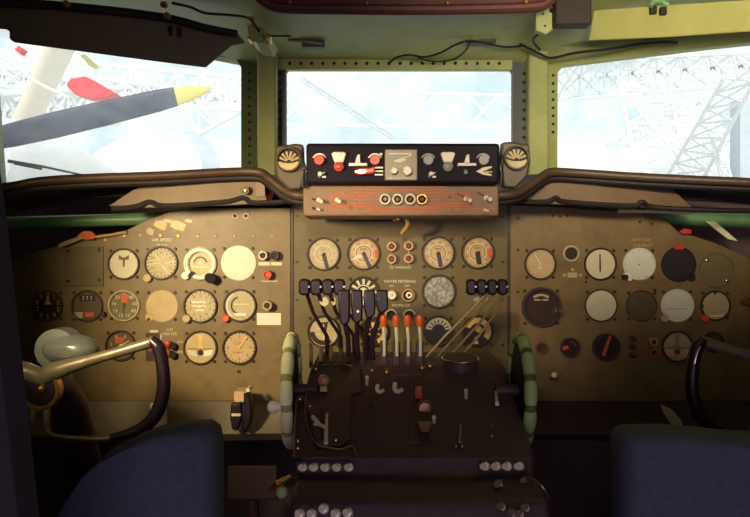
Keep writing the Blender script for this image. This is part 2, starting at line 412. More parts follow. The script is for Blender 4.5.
for x, y, r in ((252, 20, 3.2), (250, 38, 2.4), (262, 37, 2.6), (269, 38, 2.4)):
    g = G(x, y, 1.79); g.lathe(x, y, [(r * g.sc, -.03), (r * g.sc, .006), (r * .5 * g.sc, .010)], 8); g.build('bolt', BRASS if r != 2.6 else GREENT, t)
# catch plates and wires over the centre window
def latch(x0, y0, x1, y1, lab):
    t = thing('latch', lab, 'latch', x0, y0, 1.97)
    g = G(x0, y0, 1.97); g.box(x0, y0, x1, y1, -.03, .0); g.build('plate', GASKET, t, bevel=.002)
    g = G(x0, y0, 1.97); m = (y0 + y1) / 2; g.tube([g.L(x0 - 14 if x0 < 400 else x1 + 14, m - 2, .004), g.L(x0 + 4, m, .006), g.L(x1 - 2, m + 2, .006)], 1.6 * g.sc, 8); g.build('pin', ALU, t)
latch(302, 37, 324, 47, 'grey latch plate above the left end of the centre window')
latch(467, 36, 496, 43, 'dark latch plate above the right end of the centre window')
g = G(430, 55, 2.0); g.curve([g.q(390, 62, 2.03), g.q(398, 57, 2.02), g.q(410, 55, 2.0), g.q(425, 57, 2.0), g.q(442, 52, 1.99), g.q(455, 45, 1.97), g.q(468, 41, 1.955), g.q(484, 43, 1.955), g.q(505, 47, 1.97), g.q(522, 46, 1.98)], .0026, 8)
tag(g.build('wire', RUBBER), 'loose dark wire drooping over the centre window', 'wire')
g = G(440, 61, 2.04); g.curve([g.q(418, 58, 1.995), g.q(430, 61, 2.03), g.q(446, 61, 2.03), g.q(458, 57, 2.02), g.q(466, 50, 1.99), g.q(470, 43, 1.965)], .0022, 8)
tag(g.build('wire', RUBBER), 'second thin wire looping below the drooping one over centre window', 'wire')
g = G(600, 50, 1.9); g.curve([g.q(520, 44, 1.95), g.q(540, 54, 1.98), g.q(552, 58, 1.99), g.q(575, 53, 1.93), g.q(610, 49, 1.88), g.q(640, 44, 1.84), g.q(665, 42, 1.81), g.q(678, 43, 1.80)], .0034, 8)
tag(g.build('wire', RUBBER), 'black wire strung along the top of the right window', 'wire')
g = G(545, 50, 1.95); g.curve([g.q(540, 50, 1.95), g.q(533, 40, 1.9), g.q(545, 28, 1.80), g.q(552, 8, 1.68)], .003, 8)
tag(g.build('wire', RUBBER), 'black wire climbing the right window post to the ceiling', 'wire')

# ================================================================== GLARESHIELD
def glareshield(label, roll, rollr, face, holes, under, plate_d, mir):
    t = thing('glareshield', label, 'glareshield', roll[0][0], roll[0][1], 1.52)
    g = G(roll[0][0], roll[0][1], 1.52); g.curve([g.q(*p) for p in roll], [r * .72 for r in rollr], 14, 6); g.build('padded_edge', BROWNL, t)
    g = G(roll[0][0], roll[0][1], 1.52); g.curve([g.q(p[0], p[1] + 6.5, p[2] + .015) for p in roll], .0075, 12, 6); g.build('lower_lip', RUBBER, t)
    g = G(roll[0][0], roll[0][1], 1.52)
    n = len(roll)
    top = [g.q(p[0], p[1], p[2]) for p in roll]
    bk = [g.w(*(wp(p[0], p[1], p[2]) + Vector((0, dd, -.036)))) for p, dd in zip(roll, under)]
    for i in range(n - 1):
        A = [top[i], top[i + 1], bk[i + 1], bk[i]]; g.slab(A, [p - Vector((0, .006, 0)) for p in A])
    for i in range(n - 1):
        A = [bk[i], bk[i + 1], bk[i + 1] - g.inv.to_3x3() @ Vector((0, 0, .015 if i < 3 else .07)), bk[i] - g.inv.to_3x3() @ Vector((0, 0, .015 if i < 4 else .07))]; g.slab(A, [p - g.inv.to_3x3() @ Vector((0, .006, 0)) for p in A])
    g.build('top_board', DARKU, t)
    g = G(roll[0][0], roll[0][1], 1.52)
    P = [g.q(x, y, plate_d) for x, y in face]; g.slab([p - Vector((0, 0, .006)) for p in P], P)
    g.build('face_board', M('glareshield_board', (108, 86, 58), .5, 0, .16, 20), t, bevel=.002)
    g = G(roll[0][0], roll[0][1], 1.52)
    g.curve([g.q(*p) for p in holes], 2.6 * 1.6 / FOC, 8); g.build('lower_seal', RUBBER, t)
    return t
rl = [(-40, 196, 1.44), (14, 186, 1.46), (42, 181, 1.47), (90, 178, 1.50), (160, 175.5, 1.53), (225, 172, 1.55), (258, 172, 1.55), (270, 179, 1.54), (284, 190, 1.53), (297, 195, 1.52), (312, 196, 1.52)]
t = glareshield('brown padded glareshield edge under the left window', rl, [.0115] * 9 + [.013, .013], [(108, 206), (132, 190), (150, 183), (262, 180), (268, 203), (240, 205), (150, 208)],
                [(112, 209, 1.565), (125, 208, 1.565), (138, 206, 1.57), (150, 202, 1.57), (166, 206, 1.575), (225, 202, 1.575), (243, 198, 1.575), (255, 203, 1.575), (292, 201, 1.575)], [.22, .26, .28, .32, .38, .42, .46, .46, .44, .4, .3], 1.575, 1)
g = G(246, 191, 1.568); g.cyl(246, 191, 4, 0, .008, 16); g.m = 1; g.cyl(246, 191, 1.6, .008, .012, 10); g.build('fastener', [BEZEL, BRASS], t)
g = G(262, 188, 1.566); g.box(256, 180, 265, 196, 0, .003); g.build('bracket_plate', STRIP, t)
rr = [(850, 192, 1.44), (760, 183, 1.47), (700, 180, 1.50), (640, 177, 1.53), (580, 173, 1.55), (552, 172, 1.55), (540, 178, 1.54), (526, 188, 1.53), (512, 194, 1.52), (490, 196, 1.52)]
t = glareshield('brown padded glareshield edge under the right window', rr, [.0115] * 8 + [.013, .013], [(508, 198), (540, 180), (556, 180), (670, 186), (693, 208), (640, 207), (508, 203)],
                [(508, 201, 1.575), (545, 202, 1.575), (556, 198, 1.57), (566, 202, 1.575), (630, 206, 1.575), (642, 202, 1.57), (652, 207, 1.575), (700, 210, 1.565), (760, 211, 1.56)], [.22, .28, .32, .38, .46, .46, .46, .44, .4, .3], 1.575, -1)
# exposed wiring behind the left end of the centre box
g = G(278, 188, 1.62)
for a, b, c in (((266, 183), (272, 192), (268, 203)), ((270, 184), (280, 193), (290, 203)), ((267, 196), (276, 190), (284, 198))):
    g.curve([g.q(a[0], a[1], 1.64), g.q(b[0], b[1], 1.62), g.q(c[0], c[1], 1.64)], .004, 8)
tag(g.build('wire_bundle', ORANGE), 'orange wires exposed below the end of the left glareshield', 'wires')
# green tubes below the glareshield ends
def ledge(lab, pts, r, mat=GREENT):
    g = G(pts[0][0], pts[0][1], pts[0][2]); g.tube([g.q(*p) for p in pts], r, 16)
    return tag(g.build('green_tube', mat), lab, 'tube')
ledge('green painted tube below the left glareshield above blank cover', [(-30, 224, 1.735), (60, 221.5, 1.74), (150, 219, 1.75), (190, 216, 1.78)], .0135)
ledge('green painted tube below the right glareshield end', [(640, 215, 1.76), (668, 217, 1.75), (700, 219, 1.745), (800, 223, 1.735)], .0165)
ledge('thin pale green tube just under the right glareshield', [(618, 211, 1.69), (655, 211.5, 1.66), (694, 212.5, 1.60)], .004, TAPE)
g = G(728, 232, 1.72); P = [(705, 221), (716, 222), (738, 241), (728, 239)]; g.poly(P, -.004, .0); tag(g.build('green_strip', TAPE), 'pale green strip slanting down at the right panel edge', 'strip')

# centre fire control box
BD = 1.48
t = thing('fire_control_box', 'black fire control box with red handles atop the centre panel', 'control box', 402, 163, BD)
g = G(402, 163, BD); g.box(306, 143, 500, 184, -.17, 0); g.build('housing', BOXN, t, bevel=.006)
def on_box(name, mat, fn, label=None, bev=0):
    g = G(402, 163, BD); fn(g); return g.build(name, mat, t, label, bevel=bev)
def arc(g, x, y, r0, r1, a0, a1, z0, z1, n=10):
    A = [(x + r1 * math.sin(R_(a0 + (a1 - a0) * i / n)), y - r1 * math.cos(R_(a0 + (a1 - a0) * i / n))) for i in range(n + 1)]
    B = [(x + r0 * math.sin(R_(a0 + (a1 - a0) * i / n)), y - r0 * math.cos(R_(a0 + (a1 - a0) * i / n))) for i in range(n + 1)]
    g.poly(A + B[::-1], z0, z1)
GREYB = M('grey_button', (150, 148, 150), .4)
for x0, c in ((319.5, RED), (375, RED), (428, GREYB), (483, GREYB)):
    on_box('button', c, lambda g: g.cyl(x0, 160.5, 5, 0, .012, 20), 'red button' if c is RED else 'grey button')
    on_box('button_guard', WHITE if c is RED else GREYB, lambda g: arc(g, x0, 161, 6.2, 7.6, -65, 65, 0, .004))
on_box('indicator', WHITE, lambda g: g.cyl(381, 154.5, 1.6, 0, .005, 12))
for x0, c in ((339, RED), (447.5, GREYB)):
    on_box('warning_light', WHITE, lambda g: g.poly([(x0 - 7.5, 154), (x0 - 5, 152.5), (x0 + 5, 152.5), (x0 + 7.5, 154), (x0 + 4.5, 163), (x0 - 4.5, 163)], 0, .010), 'white lamp cover', .002)
    on_box('warning_light', c, lambda g: (g.cyl(x0, 167, 4.8, 0, .012, 18), g.ball(g.L(x0, 167, .012), 4 * g.sc, 12, (1, 1, .5))))
for x0 in (358, 466.5):
    on_box('toggle_guard', WHITE, lambda g: (g.poly([(x0 - 9, 163.5), (x0 + 9, 163.5), (x0 + 9.5, 166.5), (x0 - 9.5, 166.5)], 0, .010), g.poly([(x0 - 3, 163.5), (x0 - .5, 155.5), (x0 + 2, 155), (x0 + 2.5, 163.5)], 0, .012)), None, .001)
on_box('fire_handle', RED, lambda g: g.poly([(353.5, 172), (359, 169), (370, 168.5), (375, 166.8), (375, 174.5), (360, 175.8), (355, 174.5)], 0, .016), 'red pull handle', .003)
for y in (168, 171.6, 175): on_box('handle_rod', WHITE, lambda g: g.box(374.5, y - .8, 383, y + .8, .002, .007))
on_box('fire_handle', CREAM, lambda g: (g.poly([(475, 172.2), (482, 168), (491, 166.8), (491, 169), (483, 172.2), (491, 175), (491, 177), (482, 175.6)], 0, .014), g.box(484, 171.4, 492, 173, .002, .008)), 'pale pull handle', .002)
for x0 in (320, 430):
    on_box('toggle_switch', WHITE, lambda g: (g.tube([g.L(x0 - .5, 176.5, 0), g.L(x0 + .5, 174.5, .016)], [1.4 * g.sc, 2.2 * g.sc], 10), g.poly([(x0 + 2, 173), (x0 + 5, 172), (x0 + 5, 173.6), (x0 + 2.4, 174.6)], 0, .004), g.poly([(x0 + 2, 176), (x0 + 6, 176), (x0 + 6, 177.8), (x0 + 2, 177.8)], 0, .004)))
on_box('toggle_switch', GREYB, lambda g: g.tube([g.L(465, 170, 0), g.L(465, 173, .014)], [1.2 * g.sc, 2 * g.sc], 10))
on_box('control_plate', GREYP, lambda g: g.box(384.5, 149.5, 417.5, 181, 0, .007), 'grey plate with two white knobs', .002)
for x0, r in ((394, 3.7), (407, 5)):
    on_box('knob', WHITE, lambda g: g.lathe(x0, 171.6, [(r * g.sc, .007), (r * g.sc, .018), (r * .8 * g.sc, .021), (r * .3 * g.sc, .021)], 20), 'white knob')
def plate_marks(g):
    g.box(389, 153.6, 411, 155, .007, .0078)
    g.poly([(411, 153.8), (411.5, 156), (404, 159), (407, 160.4), (400, 163), (394, 162.4), (394, 161), (409, 156)], .007, .0085)
on_box('plate_marking', CREAM, plate_marks)
on_box('lettering', CREAM, lambda g: g.text('FIRE EXTINGUISHER', 400, 178.6, 3.0, .0078, 0, .95))

# strip panel below the box
SD = 1.50
t = thing('switch_strip', 'brown switch strip with rust coloured lines under the black fire box', 'panel', 400, 200, SD)
g = G(400, 200, SD); g.box(303, 185.5, 499, 216, -.14, 0); g.build('plate', STRIP, t, bevel=.003)
def strip_lines(g):
    def ln(x0, y0, x1, y1, w=.9):
        if abs(x1 - x0) > abs(y1 - y0): g.box(min(x0, x1), y0 - w / 2, max(x0, x1), y0 + w / 2, 0, .0007)
        else: g.box(x0 - w / 2, min(y0, y1), x0 + w / 2, max(y0, y1), 0, .0007)
    for y in (187, 190): ln(352, y, 446, y)
    for x in (327, 350, 472): ln(x, 196, x, 214)
    for y in (193, 196, 199.5, 203.5, 206.5): ln(331, y, 378, y, 1.1); ln(424, y, 470, y, 1.1)
    for i in range(26):
        x = random.choice((random.uniform(330, 378), random.uniform(424, 470))); y = random.uniform(189, 207); ln(x, y, x, y + random.uniform(2, 6), random.uniform(1, 2.2))
    for y in (208, 211): ln(364, y, 440, y, 1.2)
    ln(455, 209, 498, 209); ln(474, 193.5, 497, 193.5); ln(330, 210, 350, 210)
g = G(400, 200, SD); strip_lines(g); g.build('line_marking', RUST, t)
for x in (385, 397.5, 410, 421.5):
    g = G(x, 199.5, SD); g.ring(x, 199.5, 3.6, 5.6, 0, .010, 24); g.build('light_ring', CREAM if x < 415 else BRASS, t)
    g = G(x, 199.5, SD); g.lathe(x, 199.5, [(3.7 * g.sc, 0), (3.7 * g.sc, .006), (2 * g.sc, .009)], 18); g.build('light_lens', M('dark_lens', (70, 36, 28), .2, 0, .1), t)
for x, y, s in ((319, 200, 1), (337, 200, 1), (318, 209, .6), (466, 199, 1.1), (486, 198, 1.1), (485, 210, .7), (313, 199, .5), (313, 208, .5)):
    g = G(x, y, SD); g.lathe(x, y, [(2.2 * s * g.sc, 0), (2.2 * s * g.sc, .004), (1.5 * s * g.sc, .005)], 12)
    g.tube([g.L(x, y, .003), g.L(x + 2.5 * s, y + 2 * s, .018 * s)], [1.3 * s * g.sc, 2 * s * g.sc], 10); g.build('toggle_switch', WHITE if s > .55 else BEZEL, t)
for x, y, a in ((324, 201, 115), (342, 201, 120), (462, 196, -60), (482, 195, -60)):
    g = G(x, y, SD); g.bar(x, y, R_(a), -2, 6, 2, .0005, 1.4); g.build('switch_lever', KNOBB, t)
# yellow tag hanging under the strip
t = thing('tag', 'cream card tag on a cord hanging under the switch strip', 'tag', 402, 220, 1.60)
g = G(402, 220, 1.60); g.curve([g.q(394, 219, 1.60), g.q(399, 217, 1.60), g.q(405, 218, 1.60), g.q(408, 223, 1.60), g.q(406, 228, 1.61), g.q(402, 233, 1.63)], .0042, 8); g.build('cord', STRAW, t)
g = G(402, 220, 1.60); g.lathe(398, 218, [(4 * g.sc, 0), (4 * g.sc, .008), (2.4 * g.sc, .010)], 14); g.build('grommet', BRASS, t)
# round fresh air vents
VENTC = M('vent_cream', (186, 166, 116), .45)
def vent(cx, cy, mir, lab):
    t = thing('air_vent', lab, 'vent', cx, cy, 1.50, 'round vents either side of the fire box')
    X = lambda x: cx + mir * x
    g = G(cx, cy, 1.50); g.poly([(X(-14), cy - 14), (X(6), cy - 17), (X(14), cy - 16), (X(15), cy + 14), (X(12), cy + 29), (X(0), cy + 30), (X(-12), cy + 18), (X(-15), cy + 4)], -.03, -.004); g.build('mount_plate', M('vent_plate', (84, 70, 52), .4, 0, .15, 30), t, bevel=.004)
    g = G(cx, cy, 1.50); g.ring(cx, cy, 10.4, 12.6, -.004, .010, 36); g.build('rim', BEZEL, t)
    g = G(cx, cy, 1.50); g.cyl(cx, cy, 10.6, -.004, .001, 36); g.build('opening', RUBBER, t)
    g = G(cx, cy, 1.50)
    n = 14; pts = [(cx + 10.4 * math.cos(R_(8 + 164 * i / n)), cy + 1 + 9.6 * math.sin(R_(8 + 164 * i / n))) for i in range(n + 1)]
    pts += [(cx + 8.2 * math.cos(R_(172 - 164 * i / n)) * 1.0, cy + 1.5 + 2.2 * math.sin(R_(172 - 164 * i / n))) for i in range(n + 1)]
    g.poly(pts, .001, .010); g.build('lower_lip', VENTC, t, bevel=.001)
    for k in range(6):
        a = R_(-66 + 132 * k / 5)
        g = G(cx, cy, 1.50); g.bar(cx, cy + 2, a, 2.2, 10.6, 1.2, .002, 2.6); g.bar(cx, cy + 2, a, 2.2, 10.2, 1.0, .005, 2.2); g.build('louver', VENTC, t)
    g = G(cx, cy, 1.50); g.curve([g.q(X(13), cy - 2, 1.49), g.q(X(15), cy + 8, 1.485), g.q(X(14), cy + 18, 1.485), g.q(X(15.5), cy + 28, 1.49)], [.003, .0045, .003, .0042], 8); g.build('clip', CHROME, t)
vent(289, 160, 1, 'round louvered vent left of the black fire box')
vent(516, 158, -1, 'round louvered vent right of the black fire box')

# ================================================================== INSTRUMENT PANELS
def panel(name, label, px, py, pts, mat, z0=-.005, d=PD):
    t = thing(name, label, 'instrument panel', px, py, d)
    g = G(px, py, d); g.poly(pts, z0, 0); g.build('panel_plate', mat, t, bevel=.001)
    return t
PL = panel('instrument_board', 'brown left instrument panel with curved top edge and pale dials', 200, 320,
           [(290.5, 208), (210, 208), (185, 209), (165, 213), (145, 221), (125, 231), (100, 237), (70, 243), (36, 252), (10, 262), (-40, 275), (-40, 401), (290.5, 401)], PANEL)
PC = panel('instrument_board', 'olive centre instrument panel behind the throttle levers', 400, 300, [(293, 205), (507.5, 205), (507.5, 430), (293, 430)], PANELC)
PR = panel('instrument_board', 'brown right instrument panel with upper right corner cut away', 640, 320,
           [(510, 205), (560, 207), (620, 212), (655, 215), (668, 222), (677, 231), (700, 238), (725, 247), (748, 258), (780, 268), (830, 276), (830, 401), (510, 401)], PANEL)
def on(t, px, py, name, mat, fn, label=None, bev=0, d=PD):
    g = G(px, py, d); fn(g); return g.build(name, mat, t, label, bevel=bev)
# seams between panels
on(PC, 292, 300, 'edge_strip', BEZEL, lambda g: g.box(291, 205, 293.4, 402, -.006, .003))
on(PC, 508, 300, 'edge_strip', BEZEL, lambda g: g.box(507.3, 205, 509.6, 402, -.006, .003))
for y in (216, 262, 300, 345, 390):
    on(PC, 297, y, 'screw', BEZEL, lambda g: g.lathe(297, y, [(1.5 * g.sc, 0), (1.2 * g.sc, .002)], 8))
    on(PC, 503, y, 'screw', BEZEL, lambda g: g.lathe(503, y, [(1.5 * g.sc, 0), (1.2 * g.sc, .002)], 8))
# left panel rivets, holes, lettering
RIV = M('worn_rivet', (190, 170, 126), .35, .2)
for x, y, r in ((105, 240, 2), (124, 236, 2.2), (140, 235, 2.2), (160, 235.5, 2.6), (178, 236, 3), (198, 236, 2.4), (216, 236, 2), (235, 236, 1.8), (254, 236, 1.8), (272, 236, 1.8)):
    on(PL, x, y, 'rivet', RIV, lambda g: g.lathe(x, y, [(r * g.sc, 0), (r * .8 * g.sc, .0015), (r * .3 * g.sc, .0022)], 10))
for x in (235, 246):
    on(PL, x, 216, 'grommet', [TAN, RUBBER], lambda g: (g.ring(x, 216, 1.6, 3.4, 0, .002, 16), setattr(g, 'm', 1), g.cyl(x, 216, 1.7, 0, .0008, 12)))
on(PL, 162, 242, 'lettering', CREAM, lambda g: (g.text('AIR SPEED', 162, 240, 4.4, .0006, 0, 1), g.text('PILOT', 162, 245.5, 4, .0006)))
BARE = M('worn_bare_metal', (156, 130, 92), .4, .2, .2, 60)
on(PL, 160, 228, 'worn_patch', BARE, lambda g: [g.poly([(x + dx * (.7 + .5 * random.random()), y + dy * (.7 + .5 * random.random())) for dx, dy in ((-a, 0), (-a * .6, -b), (a * .3, -b * .8), (a, -.2 * b), (a * .7, b), (-a * .4, b * .7))], 0, .0005) for x, y, a, b in ((178, 226, 7, 6), (160, 225, 6, 5), (150, 231, 4, 4), (188, 221, 4, 2), (168, 221, 5, 2))])
# blank square cover
t = thing('blank_cover', 'square blank cover plate at the upper left of the left panel', 'cover plate', 84, 266, PD)
g = G(84, 266, PD); g.box(64, 247, 104, 286, 0, .003); g.build('plate', PANELC, t, bevel=.001)
for x, y in ((68, 251), (99, 250), (68, 281), (99, 280)): screw(t, x, y, PD - .003)
# switches and plates on left panel
def press_knob(T, x, y, r, mat, ringmat, label=None, h=.02):
    on(T, x, y, 'knob', [ringmat, mat], lambda g: (g.ring(x, y, r * .62, r, 0, h, 20), setattr(g, 'm', 1), g.cyl(x, y, r * .64, 0, h * .8, 14)), label)
press_knob(PL, 264, 255.5, 4.6, RUBBER, CREAM, 'cream ringed knob'); press_knob(PL, 275.5, 255.5, 4.6, RUBBER, BEZEL, 'black knob')
press_knob(PL, 268.5, 274.5, 4.4, RED, RED, 'red knob'); press_knob(PL, 268.5, 305, 4.8, RUBBER, TAN, 'dark knob with tan ring', .024)
def labelplate(T, x0, y0, x1, y1, mat=WHITE, txt=None, name='label_plate', size=4, z=.0012):
    on(T, (x0 + x1) / 2, (y0 + y1) / 2, name, [mat, INK], lambda g: (g.box(x0, y0, x1, y1, 0, z), setattr(g, 'm', 1), g.text(txt, (x0 + x1) / 2, (y0 + y1) / 2, size, z + .0003) if txt else None))
labelplate(PL, 258.5, 262, 270, 265.5, CREAM); labelplate(PL, 271, 262, 282, 265.5, CREAM); labelplate(PL, 261, 280.5, 278, 282, TAN)
labelplate(PL, 257, 313, 281, 325, WHITE)
t = PL
on(PL, 154, 345, 'switch_plate', [BEZEL, CREAM], lambda g: (g.box(146, 333, 159.5, 361, 0, .002), setattr(g, 'm', 1), g.box(150, 330, 158, 332.4, 0, .001), g.box(160.4, 334, 161.6, 362, 0, .001)))
for y, c in ((340, TAN), (347.5, RED)): press_knob(PL, 153, y, 3.4, c, BRASS, None, .016)
on(PL, 170, 334, 'lettering', CREAM, lambda g: (g.text('OFF', 170, 330, 4, .0006), g.text('HEATER', 170, 334, 4, .0006), g.text('ON', 180, 342, 3.6, .0006), g.text('ON', 180, 352, 3.6, .0006)))
for y, dx in ((343.5, 0), (352.5, 0)):
    on(PL, 168, y, 'toggle_switch', [RED, RUBBER], lambda g: (g.lathe(168, y, [(3.6 * g.sc, 0), (3.6 * g.sc, .012), (2 * g.sc, .014)], 14), setattr(g, 'm', 1), g.tube([g.L(172, y + 1, .002), g.L(174.5, y + 1.5, .018)], [3 * g.sc, 3.6 * g.sc], 12)), 'red and black toggle')
on(PL, 239, 387, 'screw', BEZEL, lambda g: g.lathe(239, 372, [(2 * g.sc, 0), (1.5 * g.sc, .002)], 8))

LG = 'gauges on the left instrument panel'
def m_bowtie(g, x, y, r):
    g.m = 1; g.poly([(x - 5, y - 9), (x - 1, y - 6.5), (x + 1, y - 6.5), (x + 5, y - 9), (x + 5, y - 4.5), (x + 1, y - 4), (x + .8, y + 3), (x - .8, y + 3), (x - 1, y - 4), (x - 5, y - 4.5)], .001, .0018); g.m = 2; ticks(g, x, y, r * .9, r * .96, 12, w=1)
gauge('gauge', 'cream dial with small brown bow tie mark, right of the square blank cover', 'gauge', 124, 264, 14.5, [CREAM, M('brown_ink', (120, 80, 48), .5), INKG], m_bowtie, LG)
def m_cross(g, x, y, r):
    g.m = 1; ticks(g, x, y, r * .82, r * .95, 24, w=.8); nums(g, x, y, r * .66, ['N', '33', '30', 'W', '24', '21', 'S', '15', '12', 'E', '6', '3'], 0, -360, 4)
    g.m = 2; g.bar(x, y, R_(-35), -r * .9, r * .9, .9, .0012); g.bar(x, y, R_(85), -r * .9, r * .9, .8, .0012)
gauge('gauge', 'sand coloured compass dial crossed by two pale lines on the left panel', 'gauge', 161.5, 263, 15.5, [SAND, INK, CREAM], m_cross, LG, [(150, -6, 13, 1.2, .6, CREAM)], knob=(148.5, 278, 4.2, TAN))
def m_horizon(g, x, y, r):
    g.m = 1; arc(g, x, y, r * .5, r * .62, -80, 80, .001, .0016); g.m = 2; g.box(x - 7, y + 2.8, x + 7, y + 4, .001, .0018); g.poly([(x - 3, y + .5), (x, y - 4), (x + 3, y + .5)], .001, .0018); arc(g, x, y, r * .7, r * .78, -120, -40, .001, .0016)
gauge('gyro_horizon', 'gyro horizon dial in a wide white ring with two black knobs', 'gauge', 200.5, 263.5, 11.5, [SAND, INK, CREAM], m_horizon, LG, (), WHITE, True, 5, None, .010)
hz = bpy.data.objects['gyro_horizon']
on(hz, 212, 279, 'setting_knob', RUBBER, lambda g: (g.tube([g.L(209, 277, .003), g.L(213.5, 278, .034)], [4.5 * g.sc, 5 * g.sc], 16)), 'black knob')
on(hz, 191, 274, 'caging_lever', RUBBER, lambda g: g.poly([(188.5, 276.5), (193, 270.5), (195.5, 273), (192.5, 277)], .010, .014))
on(hz, 188, 276.5, 'lever_tab', WHITE, lambda g: g.cyl(186.5, 275.5, 4, 0, .012, 16))
gauge('blank_dial', 'large plain cream round blank at the right of the top row, left panel', 'cover plate', 238.5, 263, 17, [PALE], None, LG, (), PALE, True, .6, None, .0015)
NINE = ['0', '1', '2', '3', '4', '5', '6', '7', '8', '9']
def m_black_alt(g, x, y, r):
    g.m = 1; nums(g, x, y, r * .76, NINE, 0, 360, 6.4); ticks(g, x, y, r * .93, r * .99, 30, w=.6)
    g.poly([(x - 4, y - 1.5), (x - 1.2, y - 5), (x - 1, y - 9.5), (x + 1, y - 9.5), (x + 1.2, y - 5), (x + 4, y - 1.5)], .001, .002)
gauge('gauge', 'black dial with large gold numerals at the far left of the left panel', 'gauge', 48, 306, 14.2, [DARKF, GOLD], m_black_alt, LG, (), BLACK)
def m_drum(g, x, y, r):
    g.m = 1; g.box(x - 8, y - 11, x + 8, y - 5, .001, .0015); g.m = 2; g.text('3 3 3', x, y - 8, 5, .0018); g.m = 3; g.box(x - 13, y + 6, x - 4, y + 12, .001, .004); g.m = 4; g.box(x - 2, y + 6.5, x + 7, y + 11, .001, .004)
gauge('gauge', 'dark brown dial with three digit window and two small tabs, second row', 'gauge', 87.5, 306, 14.6, [BROWNF, DARKF, CREAM, SAND, RUST], m_drum, LG, (), BLACK)
def m_asi(g, x, y, r):
    g.m = 1; nums(g, x, y, r * .74, ['0', '40', '60', '80', '10', '12', '14', '16', '20'], 0, 360, 5); g.m = 2; g.poly([(x - 4, y - 11), (x + 4, y - 11), (x + 2.6, y - 3), (x - 2.6, y - 3)], .001, .0017)
gauge('gauge', 'olive dial with cream numerals and orange centre mark on the left panel', 'gauge', 124.5, 305.5, 14.4, [OLIVE, CREAM, ORANGE], m_asi, LG, [(188, -3, 8, 1.6, .8, INK)], SAND, bw=1.4, knob=(104.5, 314, 2.6, BEZEL))
t = gauge('blank_dial', 'plain tan round blank with a corner lug on the left panel', 'cover plate', 162, 306, 15.6, [TAN], None, LG, (), TAN, True, .6, None, .0015)
on(t, 150, 316, 'lug', TAN, lambda g: g.cyl(149.5, 317, 4.2, 0, .0015, 16))
def m_alt(g, x, y, r):
    g.m = 1; ticks(g, x, y, r * .84, r * .95, 20, w=.8); nums(g, x, y, r * .66, NINE, 0, 360, 4.4); g.m = 2; g.box(x - 9, y - 4.8, x + 5, y - 3, .001, .0018); g.box(x - 8, y - .6, x + 6, y + .6, .001, .0018); g.box(x - 5, y + 3.5, x + 4, y + 5, .001, .0018)
gauge('gauge', 'pale dial with three horizontal bars, below the white ringed gyro horizon', 'gauge', 200.5, 306, 15.6, [SAND, INK, PALE], m_alt, LG, [(62, -3, 11, 1, .5, PALE)], BEZEL, knob=(187.5, 318.5, 4, TAN))
def m_cdial(g, x, y, r):
    g.m = 1; arc(g, x, y, r * .5, r * .62, 195, 345, .001, .002); g.m = 2; g.poly([(x - 7, y + 7.5), (x + 7, y + 7.5), (x + 6, y + 10.2), (x - 4, y + 10.2)], .001, .003); g.m = 3; g.box(x - 6, y - 2, x + 9, y - .5, .001, .0016); arc(g, x, y, r * .8, r * .95, 215, 330, .001, .0018); ticks(g, x, y, r * .85, r * .95, 8, 20, 150, 1)
gauge('gauge', 'dial with dark C shaped arc, white bar and orange knob, left panel', 'gauge', 240, 305.5, 15.2, [SAND, BEZEL, WHITE, CREAM], m_cdial, LG, (), BEZEL, knob=(226.5, 318, 3.8, ORANGE))
def m_few(g, x, y, r):
    g.m = 1; nums(g, x, y, r * .7, ['0', '2', '4', '6', '8', '10'], 225, 495, 5); g.m = 2; g.poly([(x - 6, y - 8), (x + 4, y - 9), (x + 2, y - 3), (x - 5, y - 2)], .001, .002)
gauge('gauge', 'dark dial with orange figures half hidden by the left yoke spoke', 'gauge', 121, 345.5, 14, [BROWNF, GOLD, RUST], m_few, LG, [(60, -3, 10, 1.4, .7, CREAM)], BEZEL)
def m_turn(wing):
    def f(g, x, y, r):
        g.m = 1; g.poly([(x - 13, y + 1.5), (x - 4, y + 3.5), (x - 3, y + 9), (x - 11, y + 7.5)], .001, .0022); g.m = wing; g.poly([(x + 13, y + 1.5), (x + 4, y + 3.5), (x + 3, y + 9), (x + 11, y + 7.5)], .001, .0022)
        g.m = 3; g.poly([(x - 3, y - 13), (x + 3, y - 13), (x + 1, y - 4), (x + 3, y + 1), (x - 3, y + 1), (x - 1, y - 4)], .001, .002); g.m = 4; g.cyl(x, y + 5, 2.8, .001, .004, 14); g.m = 5; g.box(x - 13, y + 1, x + 13, y + 1.8, .001, .0018)
    return f
gauge('turn_indicator', 'turn and bank dial with white wings at the bottom of the left panel', 'gauge', 200.5, 347.5, 15.6, [TAN, CREAM, WHITE, GOLD, RUBBER, INK], m_turn(2), LG, (), BEZEL)
def m_rate(g, x, y, r):
    g.m = 1; nums(g, x, y, r * .72, ['0', '1', '2', '4', '6', '4', '2', '1'], 270, 630, 4.4); ticks(g, x, y, r * .86, r * .96, 24, w=.7); g.m = 2; g.text('CLIMB', x - 1, y - 4, 3.6, .0016); g.text('1000 FT', x - 1, y + 5, 3.4, .0016)
gauge('gauge', 'tan climb dial with gold needle pointing up and right, left panel', 'gauge', 239.5, 347.5, 15.6, [TAN, INK, RUST], m_rate, LG, [(35, -2, 13, 1.8, 1.2, GOLD)], BEZEL)

